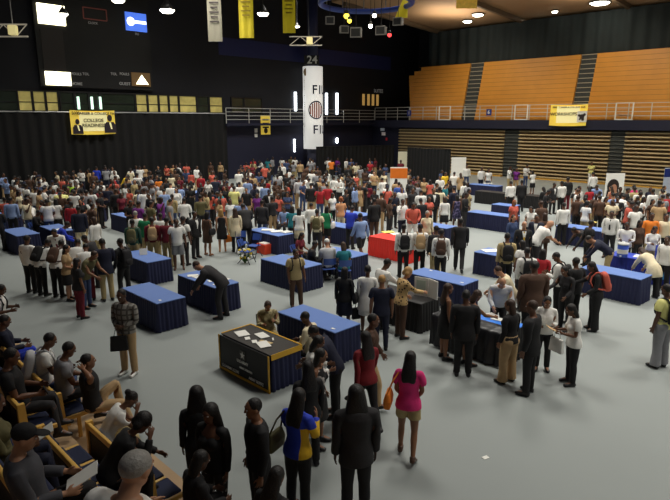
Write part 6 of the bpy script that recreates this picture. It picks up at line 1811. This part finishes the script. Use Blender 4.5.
# labels of the crowd: look first, then place along the row from the left
ORD = ['first', 'second', 'third', 'fourth', 'fifth', 'sixth', 'seventh', 'eighth', 'ninth', 'tenth', 'eleventh', 'twelfth', 'thirteenth', 'fourteenth']
def base_label(p):
    tk, tc = p['top'].split('.'); s = 'person in %s %s' % (cname(tc), TOPN[tk] if tk != 'w' else 'coat')
    f = p['face'] % 360
    return s + (' leaning over' if p['pose'] in 'nb' else ', back turned' if 135 <= f <= 225 else ', front-on' if f <= 50 or f >= 310 else ', side-on')
byl = {}
for p in people:
    if p['label'] is None and not p.get('stuff'): byl.setdefault((base_label(p), p['zone']), []).append(p)
for (b, z), ps in byl.items():
    ps.sort(key=lambda p: p['xy'][0] / max(1, p['xy'][1]))
    for i, p in enumerate(ps):
        p['label'] = '%s, %s' % (b, z) if len(ps) == 1 else '%s, %s from left, %s' % (b, ORD[i], z)
        if len(p['label'].split()) > 16: print('LONG', p['label'])
for p in people:
    if p.get('stuff'): p['label'] = 'crowd'; p.pop('chair', None)
    p['loc'] = tuple(p['xy']) if len(p['xy']) == 3 else (p['xy'][0], p['xy'][1], 0)
    p['lod'] = 0 if p['near'] and math.hypot(p['loc'][0], p['loc'][1]) < 19 else 1
    if 'who' not in p: p['who'] = ' '.join(p['label'].split(',')[0].split()[:11])
    if p.get('chair'):
        M, jp = pose_mats(p['sex'], p['pose']); a = math.radians(p['face'])
        sc = p['h'] / 1.765; hp = jp['hip'] * sc
        ch = folding_chair('folding chair under the ' + p['label'].replace('person', 'seated person', 1).replace(' seated', '', 1) if False else 'folding chair of the ' + p['who'], p['loc'][0] + hp[0] * math.cos(a) - hp[1] * math.sin(a), p['loc'][1] + hp[0] * math.sin(a) + hp[1] * math.cos(a), a, grp='occupied folding chairs')
        ch.scale = (1, 1, .93)
    if not p.get('stuff'): make_person(p)
V_, F_, I_, slots, nb = [], [], [], {}, 0
for p in people:
    if not p.get('stuff'): continue
    sc = p['h'] / 1.765; a = math.radians(p['face']); ca, sa = math.cos(a), math.sin(a)
    tk, tc = p['top'].split('.'); parts = [('body', skin(p['skin'])), (tk, fabric(tc))]
    if p['bot'] != '-': bk, bc = p['bot'].split('.'); parts.append((bk, fabric(bc)))
    if p['hair'][0] == 'c': parts += [('cap', fabric('navy')), ('brim', fabric('navy'))]
    elif p['hair'][0] != 'o': parts.append(('hair' + p['hair'][0], hairm((p['hair'] + 'k')[1])))
    for key, m in parts:
        M, jp = pose_mats(p['sex'], p['pose']); co, fs, W = rest(p['sex'], key, 1)
        v = lbs(co, W, M) * sc; w_ = np.stack([v[:, 0] * ca - v[:, 1] * sa + p['loc'][0], v[:, 0] * sa + v[:, 1] * ca + p['loc'][1], v[:, 2]], 1)
        b = nb; nb += len(w_); V_.append(w_); F_ += [tuple(i + b for i in f) for f in fs]
        I_ += [slots.setdefault(m.name, (len(slots), m))[0]] * len(fs)
if V_:
    me = bpy.data.meshes.new('crowd'); me.from_pydata(np.concatenate(V_).tolist(), [], F_); me.update()
    for nm, (i, m) in slots.items(): me.materials.append(m)
    me.polygons.foreach_set('material_index', I_); me.polygons.foreach_set('use_smooth', [True] * len(I_))
    o = bpy.data.objects.new('crowd', me); COL.objects.link(o)
    tag(o, 'dense mass of people standing farthest back along the curtain and bleachers', 'crowd', None, 'stuff')
print('people', sum(not p.get('stuff') for p in people), 'in the mass', sum(bool(p.get('stuff')) for p in people))
# ================================================================== light
def spot(px_u, v, energy, z=15.0, ang=118, col=(1.0, .96, .88), size=1.8, aim=(0, 0)):
    l = bpy.data.lights.new('arena_spot', 'SPOT'); l.energy = energy; l.spot_size = math.radians(ang); l.spot_blend = .9; l.color = col; l.shadow_soft_size = size
    o = bpy.data.objects.new('arena_spot', l); COL.objects.link(o); o.location = UV(px_u, v, z)
    d = Vector(UV(px_u + aim[0], v + aim[1], 0)) - o.location
    o.rotation_euler = d.to_track_quat('-Z', 'Y').to_euler()
    return o
E0 = 5000
for u in (-33, -22, -11, 0, 11):
    for v in (11, 21, 31, 40):
        spot(u, v, E0 * (.64 if v == 11 else 1.15 if u < 0 else 1.0))
# lamps that reach the orange bleachers
for u in (-28, -17, -6, 5, 16):
    spot(u, 38.5, 2600, z=13.2, ang=95, aim=(0, 13), col=(1.0, .9, .72), size=.4)
for u in (-30, -18, -6, 6):
    l = bpy.data.lights.new('soffit_light', 'AREA'); l.energy = 260; l.size = 4; l.color = (1, .86, .66)
    o = bpy.data.objects.new('soffit_light', l); COL.objects.link(o); o.location = UV(u, 44, 12.6); o.rotation_euler = (math.pi, 0, 0)
w = bpy.data.worlds.new('world'); scene.world = w; w.use_nodes = True
w.node_tree.nodes['Background'].inputs[0].default_value = (.55, .6, .75, 1); w.node_tree.nodes['Background'].inputs[1].default_value = .05
scene.view_settings.view_transform = 'Standard'; scene.view_settings.look = 'None'; scene.view_settings.exposure = 0.0
bpy.context.view_layer.update()
